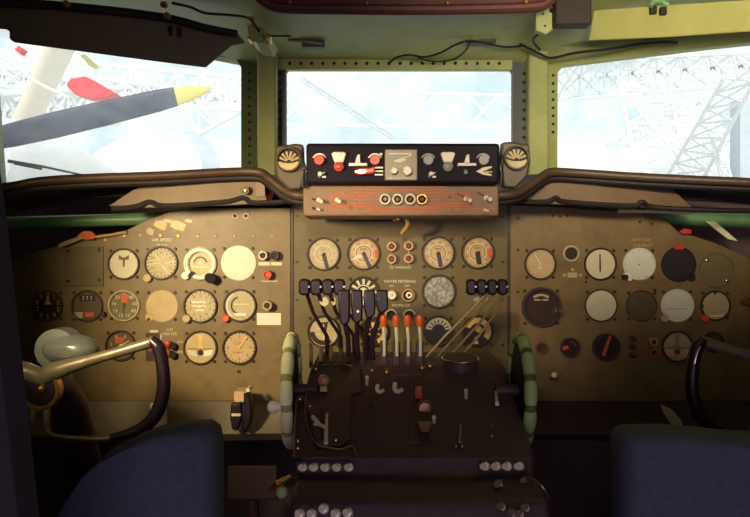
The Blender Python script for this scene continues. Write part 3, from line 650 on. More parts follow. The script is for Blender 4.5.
# lower left shelf panel
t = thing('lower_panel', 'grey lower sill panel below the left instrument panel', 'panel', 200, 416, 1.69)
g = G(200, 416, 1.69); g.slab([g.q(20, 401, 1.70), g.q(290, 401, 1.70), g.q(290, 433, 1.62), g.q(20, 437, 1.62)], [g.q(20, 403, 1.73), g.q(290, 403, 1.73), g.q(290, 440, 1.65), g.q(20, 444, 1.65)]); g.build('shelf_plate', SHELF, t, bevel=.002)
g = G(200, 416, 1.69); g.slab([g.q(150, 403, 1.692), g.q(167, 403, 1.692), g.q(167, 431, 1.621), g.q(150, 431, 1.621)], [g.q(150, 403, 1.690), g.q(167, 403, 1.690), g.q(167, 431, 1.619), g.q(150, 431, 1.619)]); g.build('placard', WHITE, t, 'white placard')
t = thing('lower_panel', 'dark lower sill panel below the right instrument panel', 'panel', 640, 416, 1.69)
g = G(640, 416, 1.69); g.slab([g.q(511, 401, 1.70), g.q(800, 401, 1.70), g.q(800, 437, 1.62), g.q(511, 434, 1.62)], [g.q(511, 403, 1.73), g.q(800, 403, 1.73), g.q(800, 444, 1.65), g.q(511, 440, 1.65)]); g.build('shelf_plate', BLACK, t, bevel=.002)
# control handle on the left sill
t = thing('hooked_handle', 'black hooked control handle with tan grip on the left sill panel', 'handle', 240, 410, 1.60)
on(t, 240, 410, 'bracket', TAN, lambda g: (g.box(234, 391, 246, 402, -.05, .004), g.box(236, 402, 244, 432, -.05, -.01)), None, .002, 1.60)
on(t, 240, 410, 'prong', KNOBB, lambda g: g.poly([(232, 402), (242, 402), (242, 420), (238, 430), (233, 428), (231, 416)], -.02, .014), None, .003, 1.60)
on(t, 240, 410, 'prong', KNOBB, lambda g: g.poly([(244, 392), (250, 394), (252.5, 408), (251, 422), (246, 432), (242, 428), (245, 415)], -.03, .010), None, .003, 1.60)
on(t, 238, 406, 'clip_band', CREAM, lambda g: g.box(233, 412, 242, 414.6, .014, .017), None, 0, 1.60)
on(t, 248, 389, 'pin', CREAM, lambda g: g.cyl(248.5, 389.5, 2.2, -.03, .01, 12), None, 0, 1.60)
g = G(239.5, 371.5, PD); g.cyl(239.5, 379, 1.8, 0, .006, 12); g.build('pin', CREAM, PL) if False else g.bm.free()
# orange tag and strap left top
t = thing('orange_tag', 'orange tag on a tan strap dangling beneath the left green tube', 'tag', 85, 240, 1.70)
g = G(85, 240, 1.69); g.curve([g.L(60, 246, .003), g.L(68, 243, .006), g.L(76, 240, .006), g.L(84, 237, .006)], [2 * g.sc, 2.4 * g.sc, 2.2 * g.sc, 2 * g.sc], 8); g.build('strap', TAN, t)
g = G(85, 240, 1.69); g.poly([(78, 236), (84, 231.5), (92, 231), (97, 236), (95, 239.5), (86, 240)], .0, .008); g.build('tag_card', ORANGE, t, bevel=.001)
g = G(85, 240, 1.69); g.curve([g.L(96, 237, .003), g.L(110, 235, .002), g.L(126, 232, -.003)], 1.5 * g.sc, 8); g.build('cord', STRAW, t)

# ---- centre panel instruments
CG = 'gauges on the centre instrument panel'
def m_rpm(g, x, y, r):
    g.m = 1; ticks(g, x, y, r * .84, r * .96, 40, w=.6); nums(g, x, y, r * .72, ['5', '10', '15', '20', '25', '30', '35', '40'], -150, 130, 3.8); arc(g, x, y, r * .47, r * .52, -180, 180, .001, .0015, 30)
    g.text('RPM', x, y - 4, 3.4, .0016); g.m = 2; arc(g, x, y, r * .52, r * .58, -180, 180, .001, .0016, 30)
def m_bmep(g, x, y, r):
    m_rpm(g, x, y, r); g.m = 3; arc(g, x, y, r * .72, r * .94, 70, 110, .001, .0017); g.m = 2; g.poly([(x - 13, y + 7), (x - 6, y + 1), (x + 1, y + 2), (x - 4, y + 5)], .001, .0022)
gauge('gauge', 'pale round dial with black hand, leftmost of the upper centre row', 'gauge', 323.5, 254, 15.2, [SAND, INKG, CREAM, ORANGE], m_rpm, CG, [(165, -1, 15, 4, 3.6, DARKF)], BEZEL)
gauge('gauge', 'round dial with black hand and pale lower sector, left of the warning lights', 'gauge', 363.5, 253.5, 15.2, [TAN, INK, CREAM, ORANGE], m_bmep, CG, [(155, -1, 15, 4, 3.6, DARKF)], BEZEL)
gauge('gauge', 'tan round dial with short black hand, right of the warning lights', 'gauge', 438, 253, 15.2, [TAN, INK, CREAM, ORANGE], m_rpm, CG, [(168, -1, 14, 4, 4, DARKF)], BEZEL)
gauge('gauge', 'round dial with orange sector, rightmost of the upper centre row', 'gauge', 477.5, 252.5, 15.2, [TAN, INK, CREAM, ORANGE], lambda g, x, y, r: (m_rpm(g, x, y, r), setattr(g, 'm', 3), arc(g, x, y, r * .66, r * .94, 70, 115, .001, .0017)), CG, [(172, -1, 12, 5, 5, DARKF)], BEZEL)
def m_bold(g, x, y, r):
    g.m = 1; ticks(g, x, y, r * .55, r * .9, 12, w=2.4); g.cyl(x, y, r * .32, .001, .003, 16); arc(g, x, y, r * .44, r * .52, -180, 180, .001, .0017, 24)
gauge('gauge', 'dark dial with bold cream ticks peeking over the propeller lever knobs', 'gauge', 363.5, 292, 14.4, [DARKF, CREAM], m_bold, CG, (), BEZEL)
gauge('blank_dial', 'mottled grey round blank below the warning lights on the centre panel', 'cover plate', 438.5, 291.5, 15.6, [MOTT], lambda g, x, y, r: (setattr(g, 'm', 0)), CG, (), BEZEL)
def m_quart(s1, s2):
    def f(g, x, y, r):
        g.m = 1; ticks(g, x, y, r * .6, r * .92, 10, s1, s2, 3, w1=4); g.poly([(x - 3, y - 9), (x + 5, y - 10), (x + 3, y - 1), (x - 1, y - 1)], .001, .0016); g.m = 2; ticks(g, x, y, r * .3, r * .5, 6, w=1.2)
    return f
gauge('gauge', 'cream dial with dark radial sectors behind the left throttle levers', 'gauge', 323.5, 331.5, 14.8, [SAND, BEZEL, CREAM], m_quart(150, 260), CG, [(150, -2, 12, 2, 1, RUBBER)], BEZEL)
gauge('gauge', 'dark dial with gold marks hidden behind the propeller levers', 'gauge', 374, 331.5, 13.5, [DARKF, GOLD, GOLD], m_quart(20, 150), CG, (), BEZEL)
gauge('gauge', 'cream topped dial behind the first right throttle rod', 'gauge', 438.5, 331, 14, [DARKF, CREAM, GOLD], lambda g, x, y, r: (setattr(g, 'm', 1), arc(g, x, y, r * .5, r * .95, -80, 80, .001, .0016), setattr(g, 'm', 0), ticks(g, x, y, r * .55, r * .8, 7, -65, 65, 1.2, .0017)), CG, (), BEZEL)
gauge('gauge', 'dial with gold sectors and cream triangle behind the right throttle rods', 'gauge', 477.5, 331, 14.4, [DARKF, GOLD, CREAM], lambda g, x, y, r: (setattr(g, 'm', 1), arc(g, x, y, r * .55, r * .95, -70, 130, .001, .0016), g.cyl(x + 1, y - 2, 3.4, .001, .003, 14), setattr(g, 'm', 2), g.poly([(x - 6, y + 13), (x + 1, y + 13), (x - 2, y + 5)], .001, .002)), CG, (), BEZEL)
# warning lights and knobs of the centre panel
for x, y in ((391.5, 246.5), (408.5, 246), (391.5, 259), (408.5, 258.5)):
    on(PC, x, y, 'warning_light', [TAN, M('amber_lens', (130, 52, 34), .2)], lambda g: (g.ring(x, y, 2.8, 4.8, 0, .014, 20), setattr(g, 'm', 1), g.lathe(x, y, [(2.9 * g.sc, 0), (2.9 * g.sc, .012), (1.5 * g.sc, .015)], 14)))
on(PC, 400, 262, 'lettering', CREAM, lambda g: (g.text('1', 391, 252.4, 3, .0006), g.text('4', 408.5, 252.2, 3, .0006), g.text('2', 391, 264.8, 3, .0006), g.text('3', 408.5, 264.6, 3, .0006), g.text('OIL WARNING', 400, 267.6, 3.4, .0006, 0, .95),
     g.text('WATER METERING', 400, 281.5, 4, .0006, 0, .95), g.text('ON', 391.5, 286, 3, .0006), g.text('OFF', 407, 286, 3, .0006), g.text('PROPELLER', 401, 305.5, 3.6, .0006)))
on(PC, 392, 295, 'knob', WHITE, lambda g: (g.lathe(392, 295, [(4.8 * g.sc, 0), (4.8 * g.sc, .014), (3.6 * g.sc, .018), (1.4 * g.sc, .018), (1.4 * g.sc, .010)], 20)), 'white knob')
on(PC, 408, 295, 'knob', [BRASS, RUBBER, WHITE], lambda g: (g.ring(408, 295, 5, 6.6, 0, .012, 24), setattr(g, 'm', 1), g.cyl(408, 295, 5, 0, .004, 20), setattr(g, 'm', 2), g.ring(409, 295, 1.4, 3.4, .004, .014, 16)), 'brass ringed knob')
for x in (391, 409): on(PC, x, 315, 'lamp_hood', [SAND, RUBBER], lambda g: (arc(g, x, 315, 4.8, 6.4, -100, 80, 0, .014), setattr(g, 'm', 1), g.cyl(x, 315, 4.9, 0, .003, 18)))
on(PC, 370, 219, 'slot', RUBBER, lambda g: g.box(344, 216, 392, 221.5, 0, .002))
on(PC, 400, 210, 'cable_clip', BRASS, lambda g: g.cyl(396, 219, 3.4, 0, .012, 14))

# ---- right panel instruments
RG = 'gauges on the right instrument panel'
gauge('gauge', 'tan dial with pale needle at the upper left of the right panel', 'gauge', 540, 264, 14.6, [TAN, INKG, CREAM], lambda g, x, y, r: (setattr(g, 'm', 1), ticks(g, x, y, r * .85, r * .95, 20, w=.8), setattr(g, 'm', 2), g.cyl(x, y + 4, 1.8, .001, .003, 10)), RG, [(-28, -2, 12, 1.6, .8, CREAM)], BEZEL)
t = gauge('instrument_hole', 'small black hole with a cream rim on the right panel', 'hole', 571, 253.5, 6.6, [RUBBER], None, RG, (), SAND, False, 1.6, None, .004)
on(PR, 572, 275, 'label_plate', [SAND, INK], lambda g: (g.box(567.5, 272.5, 577, 277.5, 0, .0012), g.cyl(572.5, 269.5, 1.6, 0, .001, 8), g.box(563, 274, 566, 276.4, 0, .001), g.box(579, 274, 582, 276.4, 0, .001)))
gauge('gauge', 'cream dial with one dark vertical line on the right panel', 'gauge', 600, 264, 15.0, [CREAM, INK], lambda g, x, y, r: (setattr(g, 'm', 1), g.poly([(x - .8, y - 10), (x + .4, y - 10), (x + 1, y + 6), (x, y + 9), (x - .9, y + 6)], .001, .0018)), RG, (), BEZEL)
gauge('gauge', 'pale greenish dial with tiny centre dot and black knob on right panel', 'gauge', 639, 264, 15.4, [PALE, INKG], lambda g, x, y, r: (setattr(g, 'm', 1), g.cyl(x, y + .5, 1, .001, .002, 8), ticks(g, x, y, r * .86, r * .94, 12, w=.6)), RG, (), PALE, True, 1, None, .004)
o = bpy.data.objects['gauge'] if False else None
t = thing('setting_knob', 'black and white setting knob at the lower left of the pale greenish dial', 'knob', 625, 276, PD)
on(t, 625, 276, 'pointer', WHITE, lambda g: g.poly([(622.5, 273.5), (627, 272), (632, 277), (630, 281), (626, 280), (624, 276)], 0, .008))
on(t, 625, 276, 'cap', RUBBER, lambda g: g.cyl(623.8, 277, 2.6, 0, .016, 14))
on(PR, 641, 242, 'lettering', TAN, lambda g: (g.text('ALTITUDE', 641, 240, 4.4, .0006), g.text('CO-PILOT', 643, 245.5, 4.2, .0006)))
t = gauge('instrument_hole', 'large empty black hole with a red tag on the right panel', 'hole', 678.5, 264.5, 16.6, [RUBBER], None, RG, (), DARKF, False, 1, None, .003)
on(t, 678, 247, 'red_tag', RED, lambda g: g.poly([(673, 246), (678, 243.5), (683, 246), (682.5, 249.5), (674, 249.5)], .003, .006), 'red tag')
on(t, 691, 277, 'notch', RUBBER, lambda g: g.cyl(691.5, 277.5, 4.4, 0, .001, 14))
t = gauge('blank_dial', 'olive round cover plate with two bright screws at the upper right', 'cover plate', 717, 270.5, 17, [OLIVE], None, RG, (), OLIVE, False, .8, None, .003)
for x, y in ((706.5, 260), (726.5, 280.5)): on(t, x, y, 'screw', CHROME, lambda g: g.lathe(x, y, [(1.6 * g.sc, .0), (1.6 * g.sc, .004), (.8 * g.sc, .005)], 10), 'bright screw')
GYRO = M('gyro_face', (60, 44, 38), .3, 0, .2)
def m_gyro(g, x, y, r):
    g.m = 1; arc(g, x, y + 2, r * .72, r * .86, -32, 32, .001, .002); g.box(x - 7, y - 8, x + 7, y - 6.4, .001, .002); g.m = 2; g.poly([(x - 3, y - 11), (x + 3, y - 11), (x, y - 6)], .001, .003)
t = gauge('gyro_horizon', 'large dark gyro dial with a glinting edge on the right panel', 'gauge', 541, 307, 17.6, [GYRO, TAN, DARKF], m_gyro, RG, (), BLACK, True, 2.2, None, .012)
on(t, 557, 312, 'caging_knob', CHROME, lambda g: g.lathe(557.5, 311.5, [(2.6 * g.sc, 0), (2.6 * g.sc, .018), (1.2 * g.sc, .022)], 12), 'bright knob')
gauge('blank_dial', 'plain cream round blank on the right panel beside the dark gyro', 'cover plate', 601, 305.5, 15.4, [CREAM], None, RG, (), BEZEL, True, 1.2, None, .003)
gauge('blank_dial', 'dull olive brown round blank in the middle row of the right panel', 'cover plate', 641.5, 306, 15, [M('olive_brown', (88, 76, 50), .5)], None, RG, (), BEZEL, True, .8, None, .002)
gauge('gauge', 'bright blank faced cream dial with tan lower knob on right panel', 'gauge', 677, 305.5, 15.6, [PALE, INKG], lambda g, x, y, r: (setattr(g, 'm', 1), g.box(x - 10, y + 3, x + 10, y + 3.5, .001, .0014), ticks(g, x, y, r * .88, r * .94, 12, w=.5)), RG, (), PALE, True, 1, (663, 318, 4, TAN), .004)
gauge('gauge', 'grey tan dial with white bar and orange knob at far right', 'gauge', 715, 305.5, 14, [SAND, TAN, WHITE, BEZEL], lambda g, x, y, r: (setattr(g, 'm', 1), g.cyl(x - 1, y - 1, r * .55, .001, .0018, 24), setattr(g, 'm', 2), g.poly([(x - 8, y + 7), (x - 6, y + 9.5), (x + 6, y + 9.5), (x + 8, y + 7), (x + 7, y + 11), (x - 6, y + 11)], .001, .003), setattr(g, 'm', 3), g.poly([(x - 2, y - 14), (x + 2, y - 14), (x, y - 10)], .001, .002), g.box(x - 14, y - 1, x - 11.5, y + 2, .001, .002)), RG, (), BEZEL, True, 1, (703, 318, 4, ORANGE))
t = thing('brass_knob', 'shiny brass knob at the right edge of the right panel', 'knob', 748, 303, PD)
on(t, 748, 303, 'stem', BRASS, lambda g: g.tube([g.L(741, 302, 0), g.L(746, 302, .03)], [2 * g.sc, 3 * g.sc], 12))
on(t, 748, 303, 'cap', BRASS, lambda g: (g.ball(g.L(749, 303, .034), 6 * g.sc, 14), g.ball(g.L(745, 297, .02), 3 * g.sc, 10)))
gauge('indicator_light', 'tiny dull indicator light low on the right panel beside the right wheel', 'light', 541, 348, 4.2, [M('dull_lens', (72, 44, 40), .4)], None, RG, (), BROWNF, False, 1.6, None, .008)
gauge('gauge', 'small dark gauge with an orange wedge low on the right panel', 'gauge', 570, 347.5, 8.6, [DARKF, ORANGE, BROWNF], lambda g, x, y, r: (setattr(g, 'm', 1), g.poly([(x - 8, y - 1), (x - 3, y - 2), (x - 1, y + .5), (x - 7, y + 3)], .001, .003), setattr(g, 'm', 2), arc(g, x, y, r * .6, r * .8, 0, 80, .001, .002)), RG, (), BLACK, False)
gauge('gauge', 'dark gauge with long orange needle low on the right panel', 'gauge', 606, 347, 12.6, [DARKF, BROWNF], lambda g, x, y, r: (setattr(g, 'm', 1), ticks(g, x, y, r * .8, r * .92, 16, w=.8)), RG, [(20, -9, 13, 3.4, 2.6, ORANGE)], BLACK, False)
for y in (337.5, 346, 354.5):
    on(PR, 632, y, 'toggle_switch', [BROWNF, STEEL], lambda g: (g.lathe(631, y, [(3 * g.sc, 0), (3 * g.sc, .006), (1.8 * g.sc, .008)], 12), setattr(g, 'm', 1), g.tube([g.L(631, y, .006), g.L(632.5, y + 1, .02)], [1.2 * g.sc, 1.7 * g.sc], 8)))
for y, c in ((341.5, TAN), (352, ORANGE)): press_knob(PR, 652, y, 4.2, M('amber_dark', (90, 40, 24), .3), c, None, .014)
gauge('turn_indicator', 'turn and bank dial with gold band low on the right panel', 'gauge', 677, 346.5, 14.4, [SAND, GOLD, GOLD, INKG, BROWNF, INK], m_turn(2), RG, (), BEZEL, False)
gauge('gauge', 'dim brown gauge above the right yoke horn', 'gauge', 713, 342, 9, [BROWNF], None, RG, (), BLACK, False)
on(PR, 585, 222, 'hole', RUBBER, lambda g: (g.cyl(553, 216, 1.2, 0, .001, 8), g.cyl(560, 217, 1.2, 0, .001, 8), g.cyl(567, 216, 1.2, 0, .001, 8)))
for x, y in ((518, 218), (518, 250), (518, 292), (640, 222), (652, 224), (586, 282), (652, 278), (655, 290)):
    on(PR, x, y, 'screw', BEZEL, lambda g: g.lathe(x, y, [(1.6 * g.sc, 0), (1.2 * g.sc, .002)], 8))
# red tag on the upper right edge
g = G(686, 233, 1.69); g.poly([(679, 231.5), (684, 228.5), (691, 230), (690, 234), (681, 234)], 0, .006); tag(g.build('red_tag', RED, bevel=.001), 'small red tag on the top edge of the right panel', 'tag')
# round white knob under the right panel
t = thing('pull_knob', 'small white pull knob low beside the right green wheel', 'knob', 550, 374, PD)
on(t, 550, 374, 'cap', WHITE, lambda g: g.ball(g.L(551, 373, .03), 3.2 * g.sc, 12)); on(t, 550, 374, 'stem', STEEL, lambda g: g.tube([g.L(551, 379, 0), g.L(551, 374, .028)], 1.2 * g.sc, 8))

# ================================================================== PEDESTAL
t = PED = thing('control_pedestal', 'black centre control pedestal between the two seats', 'pedestal', 421, 430, 1.15)
def pedg(): return G(421, 430, 1.15)
def prof_slab(g, prof, x0, x1, close_floor=True):
    P = [wp(375, py, d) for py, d in prof]
    if close_floor: P += [Vector((0, P[-1].y, 0)), Vector((0, P[0].y, 0))]
    g.slab([g.w(x0, p.y, p.z) for p in P], [g.w(x1, p.y, p.z) for p in P])
g = pedg(); prof_slab(g, [(352, 1.66), (352, 1.52), (366, 1.36), (384, 1.30), (446, 1.13), (458, 1.11), (478, 1.10), (484, 1.06), (500, 1.02), (540, 1.0), (640, .99)], -.165, .165); g.build('housing', BLACK, t, bevel=.006)
def pd(py):     # distance of the deck surface at height py
    T = [(352, 1.52), (366, 1.36), (384, 1.30), (446, 1.13), (458, 1.11), (478, 1.10), (484, 1.06), (500, 1.02), (540, 1.0)]
    for (a, da), (b, db) in zip(T, T[1:]):
        if py <= b: return da + (db - da) * (py - a) / (b - a)
    return 1.0
def onp(name, mat, fn, label=None, bev=0):
    g = pedg(); fn(g); return g.build(name, mat, PED, label, bevel=bev)
def deck_poly(g, pts, h, h0=.0):
    A = [g.q(x, y, pd(y) - h0) for x, y in pts]; B = [g.q(x, y, pd(y) - h) for x, y in pts]; g.slab(A, B)
EDGE = M('worn_edge', (84, 64, 48), .4, .2, .2, 60)
# raised plates at left of the deck
onp('deck_plate', BLACK, lambda g: deck_poly(g, [(312, 366), (345, 364), (360, 368), (362, 392), (352, 394), (350, 440), (340, 446), (318, 446), (310, 430), (306, 396)], .014), None, .003)
onp('deck_plate', BLACK, lambda g: deck_poly(g, [(296, 398), (304, 396), (308, 430), (316, 448), (352, 448), (354, 458), (293, 458)], .012), None, .003)
onp('plate_rim', M('rim_edge', (120, 96, 70), .4, .2, .2, 60), lambda g: g.curve([g.q(x, y, pd(y) - .015) for x, y in ((309, 410), (306, 396), (311, 372), (316, 366), (340, 364), (352, 366))], .0016, 6))
onp('plate_rim', M('rim_edge', (120, 96, 70), .4, .2, .2, 60), lambda g: g.curve([g.q(x, y, pd(y) - .014) for x, y in ((294, 456), (295, 420), (297, 400), (301, 396), (305, 400), (306, 420), (312, 438), (320, 446))], .0016, 6))
onp('plate_rim', M('rim_edge', (120, 96, 70), .4, .2, .2, 60), lambda g: g.curve([g.q(x, y, pd(y) - .014) for x, y in ((320, 446), (340, 449), (352, 446), (358, 458))], .0014, 6))
for x, y in ((316, 369), (300, 399), (310, 406), (298, 441), (298, 448), (336, 440), (372, 370)):
    onp('rivet', BRASS, lambda g: g.ball(g.q(x, y, pd(y) - .015), .0028, 8))
onp('knob', M('tan_knob', (176, 132, 92), .35), lambda g: g.lathe(0, 0, [(.009, 0), (.010, .010), (.008, .016), (.003, .018)], 20, c=g.q(324, 380, pd(380) - .012)), 'tan round knob')
onp('switch_tab', WHITE, lambda g: deck_poly(g, [(320, 386), (327, 386), (327, 391.5), (320, 391.5)], .022, .012), None, .001)
onp('lock_lever', STUD, lambda g: (g.tube([g.q(326, 443, pd(443) - .02), g.q(326, 428, pd(428) - .028), g.q(327, 414, pd(414) - .03)], [.0032, .0028, .002], 10), g.tube([g.q(313, 417, pd(417) - .026), g.q(319, 424, pd(424) - .03), g.q(326, 428, pd(428) - .03)], [.0036, .0026, .0024], 10), g.tube([g.q(314, 424, pd(424) - .024), g.q(320, 425, pd(425) - .028)], .0022, 8)), 'bright forked lever')
onp('dark_slot', RUBBER, lambda g: deck_poly(g, [(311, 410), (322, 408), (325, 440), (318, 440), (312, 430)], .0155, .0135))
# four levers slots plate on top
for x in (311, 321, 331, 341, 349): onp('quadrant_rib', EDGE, lambda g: g.slab([g.q(x - 2, 346, 1.50), g.q(x + 2, 346, 1.50), g.q(x + 2, 362, 1.38), g.q(x - 2, 362, 1.38)], [g.q(x - 2, 352, 1.54), g.q(x + 2, 352, 1.54), g.q(x + 2, 368, 1.42), g.q(x - 2, 368, 1.42)]), None, .001)
for x, y, h in ((367, 382, 10), (371, 402, 8), (466, 396, 12), (434, 421, 8)):
    onp('toggle_switch', STUD if y != 402 else EDGE, lambda g: (g.lathe(0, 0, [(.005, 0), (.005, .004), (.003, .006)], 12, c=g.q(x, y + h / 2, pd(y) - .004)), g.tube([g.q(x, y + h / 2, pd(y) - .006), g.q(x, y - h / 2, pd(y) - .022)], [.0022, .0030], 10)))
for x, y, r in ((380, 389, 4), (398, 388, 5), (388, 371, 2.4), (431, 365, 2.4), (423, 367, 2)):
    onp('hook', CREAM if r > 3 else BRASS, lambda g: g.curve([g.q(x - r * .6, y - r, pd(y) - .012), g.q(x - r * .7, y + r * .2, pd(y) - .018), g.q(x, y + r * .7, pd(y) - .018), g.q(x + r * .8, y + r * .3, pd(y) - .012)], .0016 + r * .0004, 8))
onp('red_button', RED, lambda g: deck_poly(g, [(415, 386), (422, 386), (423, 399), (415, 399)], .014), 'red button', .002)
for x, y, r in ((424.5, 407, 8),):
    onp('knob', M('umber_knob', (128, 96, 64), .3, .3), lambda g: g.lathe(0, 0, [(r * .00145, 0), (r * .00145, .010), (r * .0011, .014), (r * .0004, .0145)], 20, c=g.q(x, y, pd(y) - .004)), 'brown round knob')
onp('knob', M('umber_knob', (128, 96, 64), .3, .3), lambda g: deck_poly(g, [(416, 421), (433, 421), (430, 432), (420, 432)], .02), 'brown tapered knob', .003)
onp('placard', EDGE, lambda g: deck_poly(g, [(407, 440), (432, 440), (432, 444), (407, 444)], .003, -.001))
onp('cross_rail', EDGE, lambda g: g.tube([g.q(394, 376, pd(376) - .01), g.q(423, 375, pd(375) - .01)], .002, 8))
onp('side_rail', EDGE, lambda g: g.tube([g.q(412, 384, pd(384) - .004), g.q(411, 440, pd(440) - .004)], .0016, 8))
# stud rows
def stud(x, y, mat=BRASS, d=None):
    dd = d if d else pd(y)
    g = pedg(); g.lathe(0, 0, [(.0066, 0), (.0066, .005), (.0040, .007)], 14, c=g.q(x, y, dd)); g.tube([g.q(x, y, dd - .004), g.q(x - 2.2, y + .5, dd - .016)], [.0026, .0044], 10); g.build('stud', mat, PED)
for x in (303, 314, 325.5, 337, 349): stud(x, 467, STUD)
for x, y in ((300, 513), (312, 513), (324, 508), (336, 513), (348, 512)): stud(x, y, STUD)
for x in (485, 496, 507, 519): stud(x, 466, STUD)
for x, y in ((502, 506), (513, 512), (526, 507), (520, 513), (499, 484), (525, 481)): stud(x, y, STEEL)
onp('lever', ALU, lambda g: g.tube([g.q(461, 424, pd(424) - .005), g.q(460, 442, pd(442) - .014)], [.002, .0026], 8))
for x, y in ((492, 426), (492, 436), (462, 446), (456, 446)): onp('pin', STEEL, lambda g: g.ball(g.q(x, y, pd(y) - .004), .003, 8))
onp('lever', STUD, lambda g: g.tube([g.q(496, 392, pd(392) - .008), g.q(497, 404, pd(404) - .018)], [.002, .0034], 8))
onp('switch_row_plate', BLACK, lambda g: deck_poly(g, [(478, 461), (526, 461), (527, 472), (478, 472)], .004), None, .001)
onp('switch_row_plate', BLACK, lambda g: deck_poly(g, [(296, 461), (356, 461), (356, 473), (296, 473)], .004), None, .001)
# round drum with bright rim below the right throttles
t = thing('round_drum', 'black round drum with a bright metal rim below the right throttle rods', 'drum', 461, 362, 1.36)
c0 = wp(460.5, 358, 1.36)
g = G(461, 362, 1.36); g.lathe(0, 0, [(.029, -.10), (.029, 0), (.027, .002)], 36, c=g.w(*c0), ax=rot.transposed() @ Vector((0, 0, 1))); g.build('body', BLACK, t)
g = G(461, 362, 1.36)
R = rot.transposed()
g.tube([g.w(*(c0 + Vector((.0305 * math.cos(2 * math.pi * k / 36), .0305 * math.sin(2 * math.pi * k / 36), 0)))) for k in range(37)], .0017, 8); g.build('rim', CHROME, t)
# throttle levers
TG = 'throttle levers of the left quadrant'
names_l = ['first black throttle lever from the left, at the left edge of the centre panel', 'second black throttle lever from the left edge of the centre panel', 'third black throttle lever from the left edge of the centre panel', 'fourth black throttle lever, left of the broad propeller levers']
DK = 1.42
def lever(name, label, group, kx, ky, kw, kh, path, rad, kmat, rmat, dot=True, flat=.5, kd=DK):
    t = thing(name, label, 'lever', kx, ky, kd, group)
    g = G(kx, ky, kd); h = kh / 2; w = kw / 2
    g.poly([(kx - w, ky - h + 3), (kx - w + 2, ky - h), (kx + w - 2, ky - h), (kx + w, ky - h + 3), (kx + w, ky + h - 3), (kx + w - 2, ky + h), (kx - w + 2, ky + h), (kx - w, ky + h - 3)], -.012, .012); kb = g.build('knob', kmat, t, bevel=.004)
    if dot:
        g = G(kx, ky, kd); g.cyl(kx + w - 1, ky - .5, 1.3, .0, .0135, 10); g.build('rivet', CHROME, kb)
    g = G(kx, ky, kd); g.tube([g.q(*p) for p in path], [r * kd / FOC for r in rad], 10, flat); g.build('arm', rmat, t)
    return t
for i, kx in enumerate((304.8, 316.4, 328, 339.5)):
    bx = kx + 14 + i * 2
    lever('throttle_lever', names_l[i], TG, kx, 287, 11.4, 16.5, [(kx + 1, 291, 1.42), (kx + 8, 312, 1.44), (bx + 8, 336, 1.47), (bx + 9, 358, 1.50)], [3.0, 2.8, 3.2, 3.2], KNOBB, KNOBB)
for x in (324, 335):
    g = G(x, 301, 1.43); g.poly([(x - 5, 298), (x + 1, 296), (x + 5, 299), (x + 5, 304), (x + 1, 307), (x - 4, 304)] if x < 330 else [(x - 3, 295), (x + 1, 295), (x + 1, 304), (x - 2, 306), (x - 3.5, 302)], -.004, .004)
    tag(g.build('lever_tab', SAND, bevel=.001), 'round tan tab under the left throttle knobs' if x < 330 else 'slim tan tab next to the round one under the throttle knobs', 'tab')
TR = 'throttle levers of the right quadrant'
names_r = ['first right throttle with thin bright rod, nearest the mottled grey blank', 'second right throttle lever with thin bright rod', 'third right throttle lever with thin bright rod', 'fourth right throttle lever, at the right edge of the centre panel']
for i, kx in enumerate((470.8, 481.2, 491.6, 502)):
    ex = (444, 455, 467, 478)[i]; sx = (467 + 22, 497, 507, 512)[i] - 2
    lever('throttle_lever', names_r[i], TR, kx, 287, 10, 16, [(sx - 1, 294, 1.42), ((sx - 1) * .55 + ex * .45, 314, 1.41), (ex, 337, 1.40), (ex - 18, 357, 1.405)], [1.1, 1.15, 1.2, 1.2], KNOBB, M('tan_rod', (190, 164, 116), .35, .3) if i == 0 else M('brown_rod', (140, 116, 80), .4, .3), True, 1.0)
for x in (476, 484):
    g = G(x, 297, 1.44); g.cyl(x, 297.5, 4, -.004, .004, 16); tag(g.build('lever_tab', SAND), 'left round tan tab under the right throttle knobs' if x == 476 else 'right round tan tab under the right throttle knobs', 'tab')
# propeller levers: broad black knobs side by side
names_p = ['first broad black propeller lever, beside the left throttles', 'second broad black propeller lever from the left throttles', 'third broad black propeller lever from the left throttles', 'fourth broad black propeller lever, nearest the orange mixture knobs']
for i in range(4):
    kx = 344.5 + i * 12.7; ky = 303; kb_ = (22, 20, 15, 10)[i]; ax_ = (348, 357, 365, 372)[i]
    t = thing('propeller_lever', names_p[i], 'lever', kx, ky, 1.40, 'propeller levers in the middle of the quadrant')
    g = G(kx, ky, 1.40); g.poly([(kx - 6.2, ky - 13), (kx + 5, ky - 13.5), (kx + 5.8, ky + 2), (kx + 5.0, ky + kb_ - 3), (kx, ky + kb_), (kx - 4, ky + kb_ - 1), (kx - 6, ky + 4)], -.010, .010); kb = g.build('knob', KNOBB, t, bevel=.003)
    if i == 1: g = G(kx, ky, 1.40); g.cyl(358, 311, 1.6, .009, .0115, 10); g.build('rivet', CHROME, kb)
    g = G(kx, ky, 1.40); g.tube([g.q(kx, ky + kb_ - 4, 1.40), g.q(ax_, 338, 1.415), g.q(ax_ + 1, 362, 1.43)], 3.2 * g.sc, 10, .6); g.build('arm', KNOBB, t)
names_m = ['first orange mixture knob from the left, on a pale stem', 'second orange mixture knob from the left, on a pale stem', 'third orange mixture knob from the left, on a pale stem', 'rightmost orange mixture knob on a pale stem']
